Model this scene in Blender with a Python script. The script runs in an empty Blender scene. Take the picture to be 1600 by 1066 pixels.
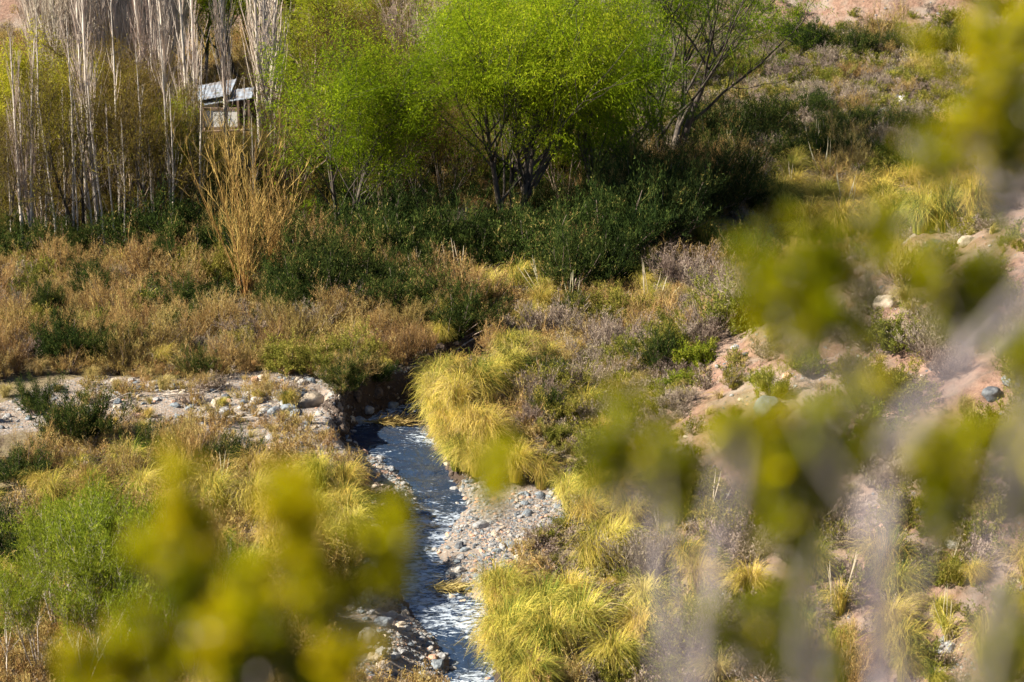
import bpy, math, random
import numpy as np

# ------------------------------------------------------------------ camera
S = bpy.context.scene
COL = S.collection
CAM_Z = 15.0
PITCH = math.radians(14.0)
FOCAL = 70.0
cam_data = bpy.data.cameras.new('camera')
cam = bpy.data.objects.new('camera', cam_data)
COL.objects.link(cam)
cam.location = (0, 0, CAM_Z)
cam.rotation_euler = (math.pi / 2 - PITCH, 0, 0)
cam_data.lens = FOCAL
cam_data.sensor_width = 36.0
cam_data.clip_start = 0.05
cam_data.clip_end = 2000
cam_data.dof.use_dof = True
cam_data.dof.focus_distance = 56.0
cam_data.dof.aperture_fstop = 2.7
S.camera = cam

# ------------------------------------------------------------------ sky, sun, exposure
SUN_DIR = np.array((-0.76, -0.16, 0.60)); SUN_DIR /= np.linalg.norm(SUN_DIR)
world = bpy.data.worlds.new('World'); S.world = world
world.use_nodes = True
wn = world.node_tree; wn.nodes.clear()
sky = wn.nodes.new('ShaderNodeTexSky'); sky.sky_type = 'NISHITA'; sky.sun_disc = False
sky.sun_elevation = math.asin(SUN_DIR[2])
sky.sun_rotation = math.atan2(SUN_DIR[0], SUN_DIR[1])
sky.altitude = 1800; sky.dust_density = 0.6
bg = wn.nodes.new('ShaderNodeBackground'); bg.inputs['Strength'].default_value = 0.05
wo = wn.nodes.new('ShaderNodeOutputWorld')
wn.links.new(sky.outputs[0], bg.inputs[0]); wn.links.new(bg.outputs[0], wo.inputs[0])
sun_d = bpy.data.lights.new('sun', 'SUN'); sun_d.energy = 5.0; sun_d.angle = math.radians(0.5)
sun_d.color = (1.0, 0.92, 0.78)
sun = bpy.data.objects.new('sun', sun_d); COL.objects.link(sun)
from mathutils import Vector
sun.rotation_euler = Vector(SUN_DIR).to_track_quat('Z', 'Y').to_euler()
sun.location = (-30, 10, 60)
S.view_settings.view_transform = 'Standard'; S.view_settings.look = 'None'
S.view_settings.exposure = 1.42
S.cycles.max_bounces = 5; S.cycles.diffuse_bounces = 1; S.view_settings.gamma = 1.0
S.view_settings.use_curve_mapping = False

# ------------------------------------------------------------------ pixel / world helpers
TANH = 18.0 / FOCAL
cP, sP = math.cos(PITCH), math.sin(PITCH)
FWD = np.array((0, cP, -sP)); UP = np.array((0, sP, cP)); RT = np.array((1., 0, 0))
CAM = np.array((0, 0, CAM_Z))

def pix_dir(u, v):
    u = np.atleast_1d(np.asarray(u, float)); v = np.atleast_1d(np.asarray(v, float))
    a = (u - 800) / 800 * TANH; b = (533 - v) / 800 * TANH
    return FWD + a[:, None] * RT + b[:, None] * UP      # unit along the view axis

def to_pix(x, y, z):
    px, py, pz = x, y, z - CAM_Z
    d = py * cP - pz * sP
    d = np.where(np.abs(d) < 0.01, 0.01, d)
    h = py * sP + pz * cP
    return 800 + px / d / TANH * 800, 533 - h / d / TANH * 800, d

def sst(a, b, x):
    t = np.clip((x - a) / (b - a), 0, 1); return t * t * (3 - 2 * t)

def vnoise(x, y, seed=0):
    xi = np.floor(x).astype(np.int64); yi = np.floor(y).astype(np.int64)
    fx = x - xi; fy = y - yi; fx = fx * fx * (3 - 2 * fx); fy = fy * fy * (3 - 2 * fy)
    def h(a, b):
        n = (a * 374761393 + b * 668265263 + seed * 974711) & 0xffffffff
        n = ((n ^ (n >> 13)) * 1274126177) & 0xffffffff
        n = (n ^ (n >> 16)) & 0xffff
        return n / 65535.0
    return (h(xi, yi) * (1 - fx) * (1 - fy) + h(xi + 1, yi) * fx * (1 - fy) + h(xi, yi + 1) * (1 - fx) * fy + h(xi + 1, yi + 1) * fx * fy) * 2 - 1

def fbm(x, y, oct=4, seed=0):
    s = 0; a = 1; t = 0
    for k in range(oct):
        s = s + a * vnoise(x * 2 ** k, y * 2 ** k, seed + k * 17); t += a; a *= 0.5
    return s / t

def seg_dist(x, y, poly, closed=True, widths=None):
    """distance to a polyline; with widths gives distance minus the interpolated half width"""
    best = np.full(np.shape(x), 1e9)
    n = len(poly)
    for i in range(n if closed else n - 1):
        ax, ay = poly[i]; bx, by = poly[(i + 1) % n]
        dx, dy = bx - ax, by - ay
        L = dx * dx + dy * dy + 1e-12
        t = np.clip(((x - ax) * dx + (y - ay) * dy) / L, 0, 1)
        d = np.hypot(x - ax - t * dx, y - ay - t * dy)
        if widths is not None: d = d - (widths[i] * (1 - t) + widths[i + 1] * t)
        best = np.minimum(best, d)
    return best

def inside(x, y, poly):
    c = np.zeros(np.shape(x), bool); n = len(poly); j = n - 1
    for i in range(n):
        xi, yi = poly[i]; xj, yj = poly[j]
        cr = ((yi > y) != (yj > y)) & (x < (xj - xi) * (y - yi) / ((yj - yi) if abs(yj - yi) > 1e-9 else 1e-9) + xi)
        c ^= cr; j = i
    return c

def sdist(x, y, poly):
    d = seg_dist(x, y, poly); return np.where(inside(x, y, poly), -d, d)

# ------------------------------------------------------------------ terrain shape
def base_floor(y): return 0.02 * (y - 50)
WDEP = 0.95
def px_on_plane(u, v, dz=0.0):
    d = pix_dir(u, v)
    # 15 + t*dz = .02*(t*dy-50)+off
    t = (CAM_Z + 1.0 - dz) / (0.02 * d[:, 1] - d[:, 2])
    return np.stack((d[:, 0] * t, d[:, 1] * t), 1)

# the stream: (v, left, right) of the water line
ST = [(1180, 705, 775), (1066, 700, 768), (1030, 715, 768), (1000, 690, 766), (975, 668, 762), (950, 640, 758), (925, 622, 712), (900, 612, 682),
      (860, 606, 672), (820, 628, 700), (790, 652, 722), (765, 657, 712), (740, 632, 702), (715, 600, 690), (700, 560, 680), (680, 540, 668),
      (660, 562, 668), (640, 610, 675), (625, 655, 690), (608, 700, 725)]
_l = px_on_plane([s[1] for s in ST], [s[0] for s in ST], -WDEP); _r = px_on_plane([s[2] for s in ST], [s[0] for s in ST], -WDEP)
ST_POLY = [tuple(p) for p in _l] + [tuple(p) for p in _r[::-1]]
UP_LINE = [tuple(p) for p in px_on_plane([700, 735, 765], [608, 592, 580], -WDEP)]; UP_W = [0.5, 0.5, 0.35]
FAR_LINE = [tuple(p) for p in px_on_plane([1000, 1040, 1085, 1150], [412, 400, 396, 392], -WDEP)]; FAR_W = [0.4, 0.8, 0.7, 0.3]
def d_up(x, y): return np.minimum(seg_dist(x, y, UP_LINE, False, UP_W), seg_dist(x, y, FAR_LINE, False, FAR_W))
def ppoly(pts, dz=0.0): return [tuple(p) for p in px_on_plane([p[0] for p in pts], [p[1] for p in pts], dz)]
BAR_R = ppoly([(690, 800), (706, 766), (728, 752), (765, 762), (800, 770), (862, 772), (895, 790), (896, 835), (868, 862), (800, 888), (765, 925), (760, 960), (700, 950), (676, 905), (668, 850)], -WDEP + .15)
BAR_L = ppoly([(548, 700), (600, 706), (640, 735), (668, 765), (655, 785), (615, 785), (590, 760), (560, 730)], -WDEP + .15)
BAR_B = ppoly([(640, 950), (676, 975), (716, 1010), (722, 1040), (700, 1110), (520, 1120), (540, 1000), (560, 965), (600, 950)], -WDEP + .2)
BAR_F = ppoly([(1045, 408), (1100, 396), (1180, 385), (1290, 380), (1300, 400), (1260, 414), (1180, 420), (1080, 418)], -0.5)
PIT = ppoly([(452, 640), (470, 628), (500, 622), (512, 635), (500, 648), (470, 650)], -0.3)
FOOT = [tuple(p) for p in px_on_plane([1050, 990, 930, 895, 930, 1060, 1240, 1420, 1560], [1250, 1066, 930, 760, 600, 500, 440, 392, 350])]
RIGHTPOLY = FOOT + [(200, FOOT[-1][1]), (200, -40), (FOOT[0][0] + 4, -40)]

def H(x, y):
    x = np.asarray(x, float); y = np.asarray(y, float)
    z = base_floor(y) + 2.0 * sst(92, 132, y)
    z = z + 0.16 * fbm(x * .35, y * .35, 3, 5) + 0.07 * fbm(x * 1.6, y * 1.6, 3, 9)
    # far hill, steeper with gullies on the right
    yr = y + 2.5 * fbm(x * .12, y * .03, 3, 3)
    kr = sst(5, 20, x)
    zr = 5.5 * sst(128.5, 135, yr) + 0.42 * np.maximum(0, yr - 134) + 1.1 * sst(127, 134, yr) * fbm(x * .45, y * .12, 4, 12)
    zl = 0.40 * np.maximum(0, yr - 124) + 0.8 * sst(120, 140, yr) * fbm(x * .2, y * .2, 3, 15)
    z = z + kr * zr + (1 - kr) * zl
    # right hand slope
    dr = -sdist(x, y, RIGHTPOLY)
    dr = dr + 0.9 * fbm(x * .25, y * .25, 3, 21)
    rise = np.where(dr > 0, 0.5 * (np.sqrt(dr * dr + 0.8) - 0.9), 0)
    rise = 9 * np.tanh(rise / 9)
    fade = 1 - sst(64, 88, y + 0.25 * (x - 12))
    gul = 0.13 * fbm(x * 2.4, y * 2.4, 3, 29) + 0.10 * np.abs(fbm(x * 1.1 + y * .4, y * 4.0, 2, 30)) + 0.35 * fbm(x * .5 + y * .2, y * .5 - x * .2, 4, 25) + 0.25 * np.abs(fbm(x * .9, y * .3, 3, 28))
    z = z + np.maximum(rise, 0) * fade + gul * sst(0.3, 3, dr) * (fade * .9 + .1)
    # the viewer's own slope
    near = 13.4 - 0.02 * np.maximum(0, 2.2 - y) - 0.86 * np.maximum(0, y - 2.2) + 0.12 * fbm(x * .8, y * .8, 3, 31)
    k = 1.2
    m = np.maximum(z, near); z = m + k * np.log1p(np.exp(-np.abs(z - near) / k)) * np.exp(-np.abs(z - near) / k)
    # stream bed and gravel bars cut into the floor
    zw = base_floor(y) - WDEP
    ns = 0.16 * fbm(x * 1.3, y * 1.3, 4, 41) + .07 * fbm(x * 4.5, y * 4.5, 2, 43)
    ds = np.minimum(sdist(x, y, ST_POLY), d_up(x, y)) + ns * .6 - .10 * np.abs(fbm(x * 2.6, y * 2.6, 3, 45))
    db = np.minimum(np.minimum(sdist(x, y, BAR_R), sdist(x, y, BAR_L)), sdist(x, y, BAR_B)) + ns
    dbf = sdist(x, y, BAR_F) + ns
    # bank sharpness: steep cut at the left by the bend, gentler elsewhere
    steep = 0.32
    f = sst(0.02, 1, np.clip(ds / steep, 0, 1))
    bed = zw - 0.22 + 0.16 * sst(-.5, .05, ds)
    z = z * f + bed * (1 - f)
    fb = sst(0, 1, db / 0.7)
    barz = zw + 0.10 + 0.10 * sst(0, 1.2, ds) + 0.05 * fbm(x * 1.1, y * 1.1, 3, 51)
    barz = barz + 0.55 * sst(0.3, 1.6, ds) * (y < 39) * (x < 0)
    z = np.where(db < 0.75, np.minimum(z, z * fb + np.where(ds > 0, barz * sst(0, .35, ds) + bed * (1 - sst(0, .35, ds)), bed) * (1 - fb)), z)
    fb2 = sst(0, 1, dbf / 1.0)
    z = np.where(dbf < 1.0, z * fb2 + np.minimum(z, zw + 0.35) * (1 - fb2), z)
    dp = sdist(x, y, PIT); z = z - 0.5 * (1 - sst(-.3, .25, dp))
    return z

def axis(parts):
    out = [np.arange(a, b, s) for a, b, s in parts]; return np.concatenate(out + [[parts[-1][1]]])
XS = axis([(-130, -40, 2.5), (-40, -16, .6), (-16, -9, .2), (-9, 12, .11), (12, 18, .25), (18, 42, .5), (42, 130, 2.5)])
YS = axis([(-14, 0, 1.0), (0, 24, .4), (24, 62, .13), (62, 90, .22), (90, 145, .4), (145, 300, 3)])
GX, GY = np.meshgrid(XS, YS)
GZ = H(GX, GY)

def hz(x, y):
    x = np.atleast_1d(np.asarray(x, float)); y = np.atleast_1d(np.asarray(y, float))
    i = np.clip(np.searchsorted(XS, x) - 1, 0, len(XS) - 2); j = np.clip(np.searchsorted(YS, y) - 1, 0, len(YS) - 2)
    fx = np.clip((x - XS[i]) / (XS[i + 1] - XS[i]), 0, 1); fy = np.clip((y - YS[j]) / (YS[j + 1] - YS[j]), 0, 1)
    return (GZ[j, i] * (1 - fx) * (1 - fy) + GZ[j, i + 1] * fx * (1 - fy) + GZ[j + 1, i] * (1 - fx) * fy + GZ[j + 1, i + 1] * fx * fy)

def ground_at(u, v):
    """points where the view through pixels (u, v) of the 1600 wide photo meets the ground"""
    d = pix_dir(u, v); N = len(d)
    ts = np.concatenate([np.arange(14, 100, .5), np.arange(100, 320, 1.5)])
    hit = np.full(N, 300.0); prev = np.full(N, 12.0); done = np.zeros(N, bool)
    for t in ts:
        p = CAM + d * t
        b = (p[:, 2] < hz(p[:, 0], p[:, 1])) & ~done
        hit[b] = t; done |= b; prev[~done] = t
    lo, hi = prev, hit
    for _ in range(14):
        m = (lo + hi) / 2; p = CAM + d * m[:, None]
        b = p[:, 2] < hz(p[:, 0], p[:, 1])
        hi = np.where(b, m, hi); lo = np.where(b, lo, m)
    return CAM + d * hi[:, None]

def gp(u, v): return ground_at([u], [v])[0]

# ------------------------------------------------------------------ mesh helpers
class MB:
    """collects geometry with a per-vertex tint and a material index"""
    def __init__(s): s.V = []; s.F = []; s.T = []; s.M = []; s.n = 0
    def add(s, V, F, tint=0.5, mat=0):
        V = np.asarray(V, np.float32).reshape(-1, 3); F = np.asarray(F, np.int64)
        s.V.append(V); s.F.append(F + s.n); s.n += len(V)
        s.T.append(np.broadcast_to(np.asarray(tint, np.float32), (len(V),)).copy()); s.M.append(np.full(len(F), mat, np.int32))
    def mesh(s, name, mats, smooth=False):
        me = bpy.data.meshes.new(name)
        V = np.concatenate(s.V)
        me.vertices.add(len(V)); me.vertices.foreach_set('co', V.ravel())
        tot = np.concatenate([np.full(len(f), f.shape[1], np.int32) for f in s.F])
        loops = np.concatenate([f.ravel() for f in s.F]).astype(np.int32)
        me.loops.add(len(loops)); me.loops.foreach_set('vertex_index', loops)
        me.polygons.add(len(tot)); st = np.zeros(len(tot), np.int32); st[1:] = np.cumsum(tot)[:-1]
        me.polygons.foreach_set('loop_start', st); me.polygons.foreach_set('loop_total', tot)
        for m in mats: me.materials.append(m)
        me.polygons.foreach_set('material_index', np.concatenate(s.M))
        me.polygons.foreach_set('use_smooth', np.full(len(tot), smooth))
        a = me.attributes.new('tint', 'FLOAT', 'POINT'); a.data.foreach_set('value', np.concatenate(s.T))
        me.update(calc_edges=True)
        return me

def nrm(v): return v / (np.linalg.norm(v, axis=-1, keepdims=True) + 1e-9)

def ribbons(mb, P, W, tint, mat=0, rng=None, side=None):
    """P (N,K,3) centre lines, W (N,K) widths"""
    N, K, _ = P.shape
    if side is None:
        t = nrm(P[:, -1] - P[:, 0]); r = rng.normal(size=(N, 3)); side = nrm(np.cross(t, r))
    off = side[:, None, :] * (W[:, :, None] * 0.5)
    V = np.stack((P - off, P + off), 2).reshape(-1, 3)
    b = np.arange(N)[:, None] * K * 2 + np.arange(K - 1)[None] * 2
    F = np.stack((b, b + 1, b + 3, b + 2), -1).reshape(-1, 4)
    T = np.repeat(np.broadcast_to(np.asarray(tint, float), (N,)) if np.ndim(tint) < 2 else np.zeros(N), K * 2) if np.ndim(tint) < 2 else np.repeat(tint, 2, axis=1).ravel()
    mb.add(V, F, T, mat)

def tubes(mb, P, R, tint=0.5, mat=0, sides=5):
    N, K, _ = P.shape
    T = np.gradient(P, axis=1); T = nrm(T)
    ref = np.where(np.abs(T[..., 2:3]) > .9, np.array([1., 0, 0]), np.array([0, 0, 1.]))
    A = nrm(np.cross(T, ref)); B = np.cross(T, A)
    an = np.arange(sides) / sides * 2 * np.pi
    V = P[:, :, None] + R[:, :, None, None] * (A[:, :, None] * np.cos(an)[:, None] + B[:, :, None] * np.sin(an)[:, None])
    V = V.reshape(-1, 3)
    b = (np.arange(N) * K * sides)[:, None, None]; k = (np.arange(K - 1) * sides)[None, :, None]; s0 = np.arange(sides)[None, None]; s1 = (s0 + 1) % sides
    F = np.stack((b + k + s0, b + k + s1, b + k + sides + s1, b + k + sides + s0), -1).reshape(-1, 4)
    mb.add(V, F, np.repeat(np.broadcast_to(np.asarray(tint, float), (N,)), K * sides), mat)

def shoots(P0, D, L, K, rng, wob=.12, pull=0.0):
    """polylines from P0 along D, length L, random wobble, pull = upward (+) or drooping (-) bend"""
    N = len(P0); P = np.zeros((N, K, 3)); P[:, 0] = P0; d = nrm(D.copy()); st = (np.asarray(L) / (K - 1))
    pull = np.broadcast_to(np.asarray(pull, float), (N,))
    for k in range(1, K):
        d = nrm(d + rng.normal(size=(N, 3)) * wob + np.array([0, 0, 1.]) * pull[:, None] / (K - 1))
        P[:, k] = P[:, k - 1] + d * (st[:, None] if np.ndim(st) else st)
    return P

def spawn(P, n, t0, t1, ang, rng, up=0.0, ang_sd=.15):
    """n child start points + directions along each polyline of P"""
    N, K, _ = P.shape
    idx = np.repeat(np.arange(N), n); t = rng.uniform(t0, t1, N * n)
    f = t * (K - 1); k = np.minimum(f.astype(int), K - 2); w = (f - k)[:, None]
    p = P[idx, k] * (1 - w) + P[idx, k + 1] * w
    tg = nrm(P[idx, k + 1] - P[idx, k])
    pr = nrm(np.cross(tg, rng.normal(size=tg.shape)))
    a = (ang + rng.normal(size=N * n) * ang_sd)[:, None]
    d = nrm(tg * np.cos(a) + pr * np.sin(a) + np.array([0, 0, up]))
    return p, d, idx, t

def leaves(mb, P, n, size, width, rng, spread=.06, hang=0.0, tint=None, mat=0, t0=0.1):
    """n leaf blades per polyline"""
    p, d, idx, t = spawn(P, n, t0, 1.0, .7, rng, 0.0, .4)
    M = len(p); p = p + rng.normal(size=(M, 3)) * spread
    d = nrm(d + rng.normal(size=(M, 3)) * .35 + np.array([0, 0, -hang]))
    L = size * rng.uniform(.6, 1.3, M); w = width * rng.uniform(.7, 1.3, M)
    Q = np.stack((p, p + d * L[:, None] * .5, p + d * L[:, None]), 1)
    W = np.stack((w * .35, w, w * .1), 1)
    tt = rng.uniform(0, 1, M) if tint is None else tint(idx, rng)
    ribbons(mb, Q, W, tt, mat, rng)

# ------------------------------------------------------------------ materials
def new_mat(name):
    m = bpy.data.materials.new(name); m.use_nodes = True; n = m.node_tree; n.nodes.clear()
    return m, n, n.nodes.new('ShaderNodeOutputMaterial')
def nd(n, t, **k):
    o = n.nodes.new(t)
    for a, b in k.items(): setattr(o, a, b)
    return o
def ramp(n, fac, stops):
    r = nd(n, 'ShaderNodeValToRGB'); e = r.color_ramp.elements
    while len(e) < len(stops): e.new(.5)
    for q, (p, c) in zip(e, stops): q.position = p; q.color = (*c, 1)
    n.links.new(fac, r.inputs[0]); return r.outputs[0]
def mixc(n, fac, a, b, mode='MIX'):
    m = nd(n, 'ShaderNodeMix', data_type='RGBA', blend_type=mode)
    for s, v in ((m.inputs[0], fac), (m.inputs[6], a), (m.inputs[7], b)):
        if hasattr(v, 'links'): n.links.new(v, s)
        elif isinstance(v, tuple): s.default_value = (*v, 1) if len(v) == 3 else v
        else: s.default_value = v
    return m.outputs[2]
def mathn(n, op, a, b=0.0):
    m = nd(n, 'ShaderNodeMath', operation=op)
    for s, v in zip(m.inputs, (a, b)):
        if hasattr(v, 'links'): n.links.new(v, s)
        else: s.default_value = v
    return m.outputs[0]

def plant_mat(name, stops, trans=0.35, var=0.25, rough=.6, hue=.03):
    """tint attribute runs through a ramp; each plant shifts a little"""
    m, n, out = new_mat(name)
    at = nd(n, 'ShaderNodeAttribute', attribute_name='tint'); oi = nd(n, 'ShaderNodeObjectInfo')
    sh = mathn(n, 'MULTIPLY', mathn(n, 'SUBTRACT', oi.outputs['Random'], .5), var)
    c = ramp(n, mathn(n, 'ADD', at.outputs['Fac'], sh), stops)
    hs = nd(n, 'ShaderNodeHueSaturation')
    v2 = mathn(n, 'FRACT', mathn(n, 'MULTIPLY', oi.outputs['Random'], 7.31))
    n.links.new(mathn(n, 'ADD', mathn(n, 'MULTIPLY', v2, .5 * var + .1), 1 - .25 * var - .05), hs.inputs['Value'])
    v3 = mathn(n, 'FRACT', mathn(n, 'MULTIPLY', oi.outputs['Random'], 13.7))
    n.links.new(mathn(n, 'ADD', mathn(n, 'MULTIPLY', v3, hue), .5 - hue * .5), hs.inputs['Hue'])
    n.links.new(c, hs.inputs['Color'])
    d = nd(n, 'ShaderNodeBsdfDiffuse'); t = nd(n, 'ShaderNodeBsdfTranslucent'); mx = nd(n, 'ShaderNodeMixShader')
    mx.inputs[0].default_value = trans
    n.links.new(hs.outputs[0], d.inputs[0]); n.links.new(hs.outputs[0], t.inputs[0])
    n.links.new(d.outputs[0], mx.inputs[1]); n.links.new(t.outputs[0], mx.inputs[2]); n.links.new(mx.outputs[0], out.inputs[0])
    return m

def bark_mat(name, a, b, scale=6, rough=.85):
    m, n, out = new_mat(name)
    tc = nd(n, 'ShaderNodeTexCoord'); mp = nd(n, 'ShaderNodeMapping'); mp.inputs['Scale'].default_value = (scale, scale, scale * .25)
    no = nd(n, 'ShaderNodeTexNoise'); no.inputs['Scale'].default_value = 1.0; no.inputs['Detail'].default_value = 5
    n.links.new(tc.outputs['Object'], mp.inputs[0]); n.links.new(mp.outputs[0], no.inputs['Vector'])
    c = ramp(n, no.outputs[0], [(.35, a), (.65, b)])
    p = nd(n, 'ShaderNodeBsdfPrincipled'); p.inputs['Roughness'].default_value = rough
    n.links.new(c, p.inputs['Base Color'])
    bp = nd(n, 'ShaderNodeBump'); bp.inputs['Strength'].default_value = .5; bp.inputs['Distance'].default_value = .02
    n.links.new(no.outputs[0], bp.inputs['Height']); n.links.new(bp.outputs[0], p.inputs['Normal'])
    n.links.new(p.outputs[0], out.inputs[0]); return m

M = {}
M['straw'] = plant_mat('pampas_straw', [(0, (.09, .13, .02)), (.18, (.26, .29, .05)), (.35, (.44, .36, .08)), (.6, (.64, .50, .085)), (.8, (.66, .51, .13)), (1, (.52, .38, .18))], .3, .5)
M['straw_dull'] = plant_mat('dry_grass_straw', [(0, (.14, .15, .04)), (.3, (.34, .27, .09)), (.7, (.50, .37, .14)), (1, (.62, .48, .24))], .3, .3)
M['plume'] = plant_mat('seed_plume', [(0, (.60, .50, .30)), (1, (.78, .70, .50))], .3, .1)
M['brown'] = plant_mat('russet_twigs', [(0, (.13, .085, .04)), (.3, (.33, .21, .08)), (.6, (.50, .34, .12)), (.8, (.57, .44, .15)), (1, (.48, .38, .20))], .25, .3)
M['green'] = plant_mat('dark_broom_green', [(0, (.014, .026, .009)), (.5, (.048, .072, .017)), (.85, (.11, .145, .03)), (1, (.36, .27, .09))], .3, .25)
M['olive'] = plant_mat('olive_leaves', [(0, (.10, .11, .02)), (.5, (.21, .21, .035)), (1, (.36, .30, .07))], .3, .3)
M['grey'] = plant_mat('grey_mauve_twigs', [(0, (.15, .11, .085)), (.5, (.31, .245, .19)), (.85, (.45, .37, .29)), (1, (.38, .31, .13))], .15, .3)
M['willow'] = plant_mat('willow_leaves', [(0, (.06, .105, .006)), (.5, (.18, .265, .010)), (.85, (.32, .40, .015)), (1, (.44, .46, .03))], .42, .12, hue=.015)
M['willow_y'] = plant_mat('yellowish_willow_leaves', [(0, (.16, .18, .015)), (.5, (.32, .33, .02)), (1, (.50, .42, .05))], .4, .2)
M['haze_twig'] = plant_mat('olive_brown_buds', [(0, (.06, .042, .017)), (.5, (.17, .125, .03)), (1, (.30, .26, .035))], .35, .3)
M['golden'] = plant_mat('golden_twigs', [(0, (.30, .18, .055)), (1, (.60, .40, .14))], .15, .1)
M['willow_dark'] = plant_mat('deep_green_willow_leaves', [(0, (.025, .045, .006)), (.5, (.08, .135, .012)), (.85, (.16, .23, .02)), (1, (.26, .28, .03))], .35, .1, hue=.01)
M['sapling'] = plant_mat('fresh_green_leaves', [(0, (.08, .105, .012)), (.6, (.24, .30, .025)), (1, (.42, .40, .06))], .4, .15, hue=.01)
M['jarilla'] = plant_mat('jarilla_leaves', [(0, (.05, .075, .003)), (.45, (.19, .215, .004)), (.8, (.47, .455, .004)), (1, (.60, .50, .006))], .45, .0)
M['palebark'] = bark_mat('pale_poplar_bark', (.34, .28, .23), (.66, .59, .50))
M['backbark'] = bark_mat('grey_brown_poplar_bark', (.30, .23, .19), (.58, .48, .41))
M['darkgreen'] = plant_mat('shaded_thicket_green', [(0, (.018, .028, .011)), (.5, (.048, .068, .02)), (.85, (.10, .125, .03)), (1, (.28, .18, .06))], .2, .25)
M['paletwig'] = plant_mat('pale_poplar_twigs', [(0, (.26, .19, .15)), (.6, (.50, .40, .32)), (1, (.68, .60, .49))], .1, .2)
M['darkbark'] = bark_mat('dark_willow_bark', (.03, .023, .018), (.11, .085, .065))
M['midbark'] = bark_mat('brown_bark', (.17, .12, .08), (.36, .27, .19))
M['greybark'] = bark_mat('grey_lilac_bark', (.20, .165, .17), (.40, .345, .355), 40)
M['twigbark'] = bark_mat('shrub_stem_bark', (.14, .10, .08), (.32, .24, .19), 20)
M['drift'] = bark_mat('bleached_driftwood', (.38, .32, .25), (.66, .58, .48), 12)
# ------------------------------------------------------------------ tagging
def tag(o, label=None, cat=None, group=None, kind=None):
    if label: o['label'] = label
    if cat: o['category'] = cat
    if group: o['group'] = group
    if kind: o['kind'] = kind
    return o
def link(name, me, parent=None):
    o = bpy.data.objects.new(name, me); COL.objects.link(o)
    if parent is not None: o.parent = parent
    return o

# ------------------------------------------------------------------ ground sheet
def build_ground():
    ny, nx = GX.shape
    V = np.stack((GX, GY, GZ), -1).reshape(-1, 3)
    a = (np.arange(ny - 1)[:, None] * nx + np.arange(nx - 1)[None]).ravel()
    F = np.stack((a, a + 1, a + nx + 1, a + nx), 1)
    mb = MB(); mb.add(V, F)
    me = mb.mesh('ground', [ground_mat()], True)
    x, y = V[:, 0], V[:, 1]
    ns = .35 * fbm(x * .8, y * .8, 4, 61)
    db = np.minimum(np.minimum(sdist(x, y, BAR_R), sdist(x, y, BAR_L)), np.minimum(sdist(x, y, BAR_B), sdist(x, y, BAR_F)))
    ds = np.minimum(sdist(x, y, ST_POLY), d_up(x, y))
    g = np.maximum(1 - sst(-.1, .5, db + ns), 1 - sst(-.1, .1, ds))
    g = np.maximum(g, .85 * (1 - sst(-.2, .9, sdist(x, y, ROCKY) + ns * 1.4)))
    dr = -sdist(x, y, RIGHTPOLY)
    pk = sst(.8, 3.2, dr + 1.2 * fbm(x * .35, y * .35, 3, 71)) * (1 - sst(80, 96, y))
    kr = sst(8, 16, x)
    pk = np.maximum(pk, kr * sst(125, 128, y + 2 * fbm(x * .2, y * .1, 3, 3)) * (1 - sst(141, 150, y)))
    pk = np.maximum(pk, sst(122, 126, y) * (1 - kr) * .7)
    pk = np.maximum(pk, 1 - sst(14, 24, y))
    wet = 1 - sst(-.02, .22, ds + .12 * fbm(x * 2.5, y * 2.5, 2, 63))
    for nm, v in (('gravel', g), ('pink', pk), ('wet', wet)):
        at = me.attributes.new(nm, 'FLOAT', 'POINT'); at.data.foreach_set('value', v.astype(np.float32))
    return tag(link('ground', me), kind='structure')

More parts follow.
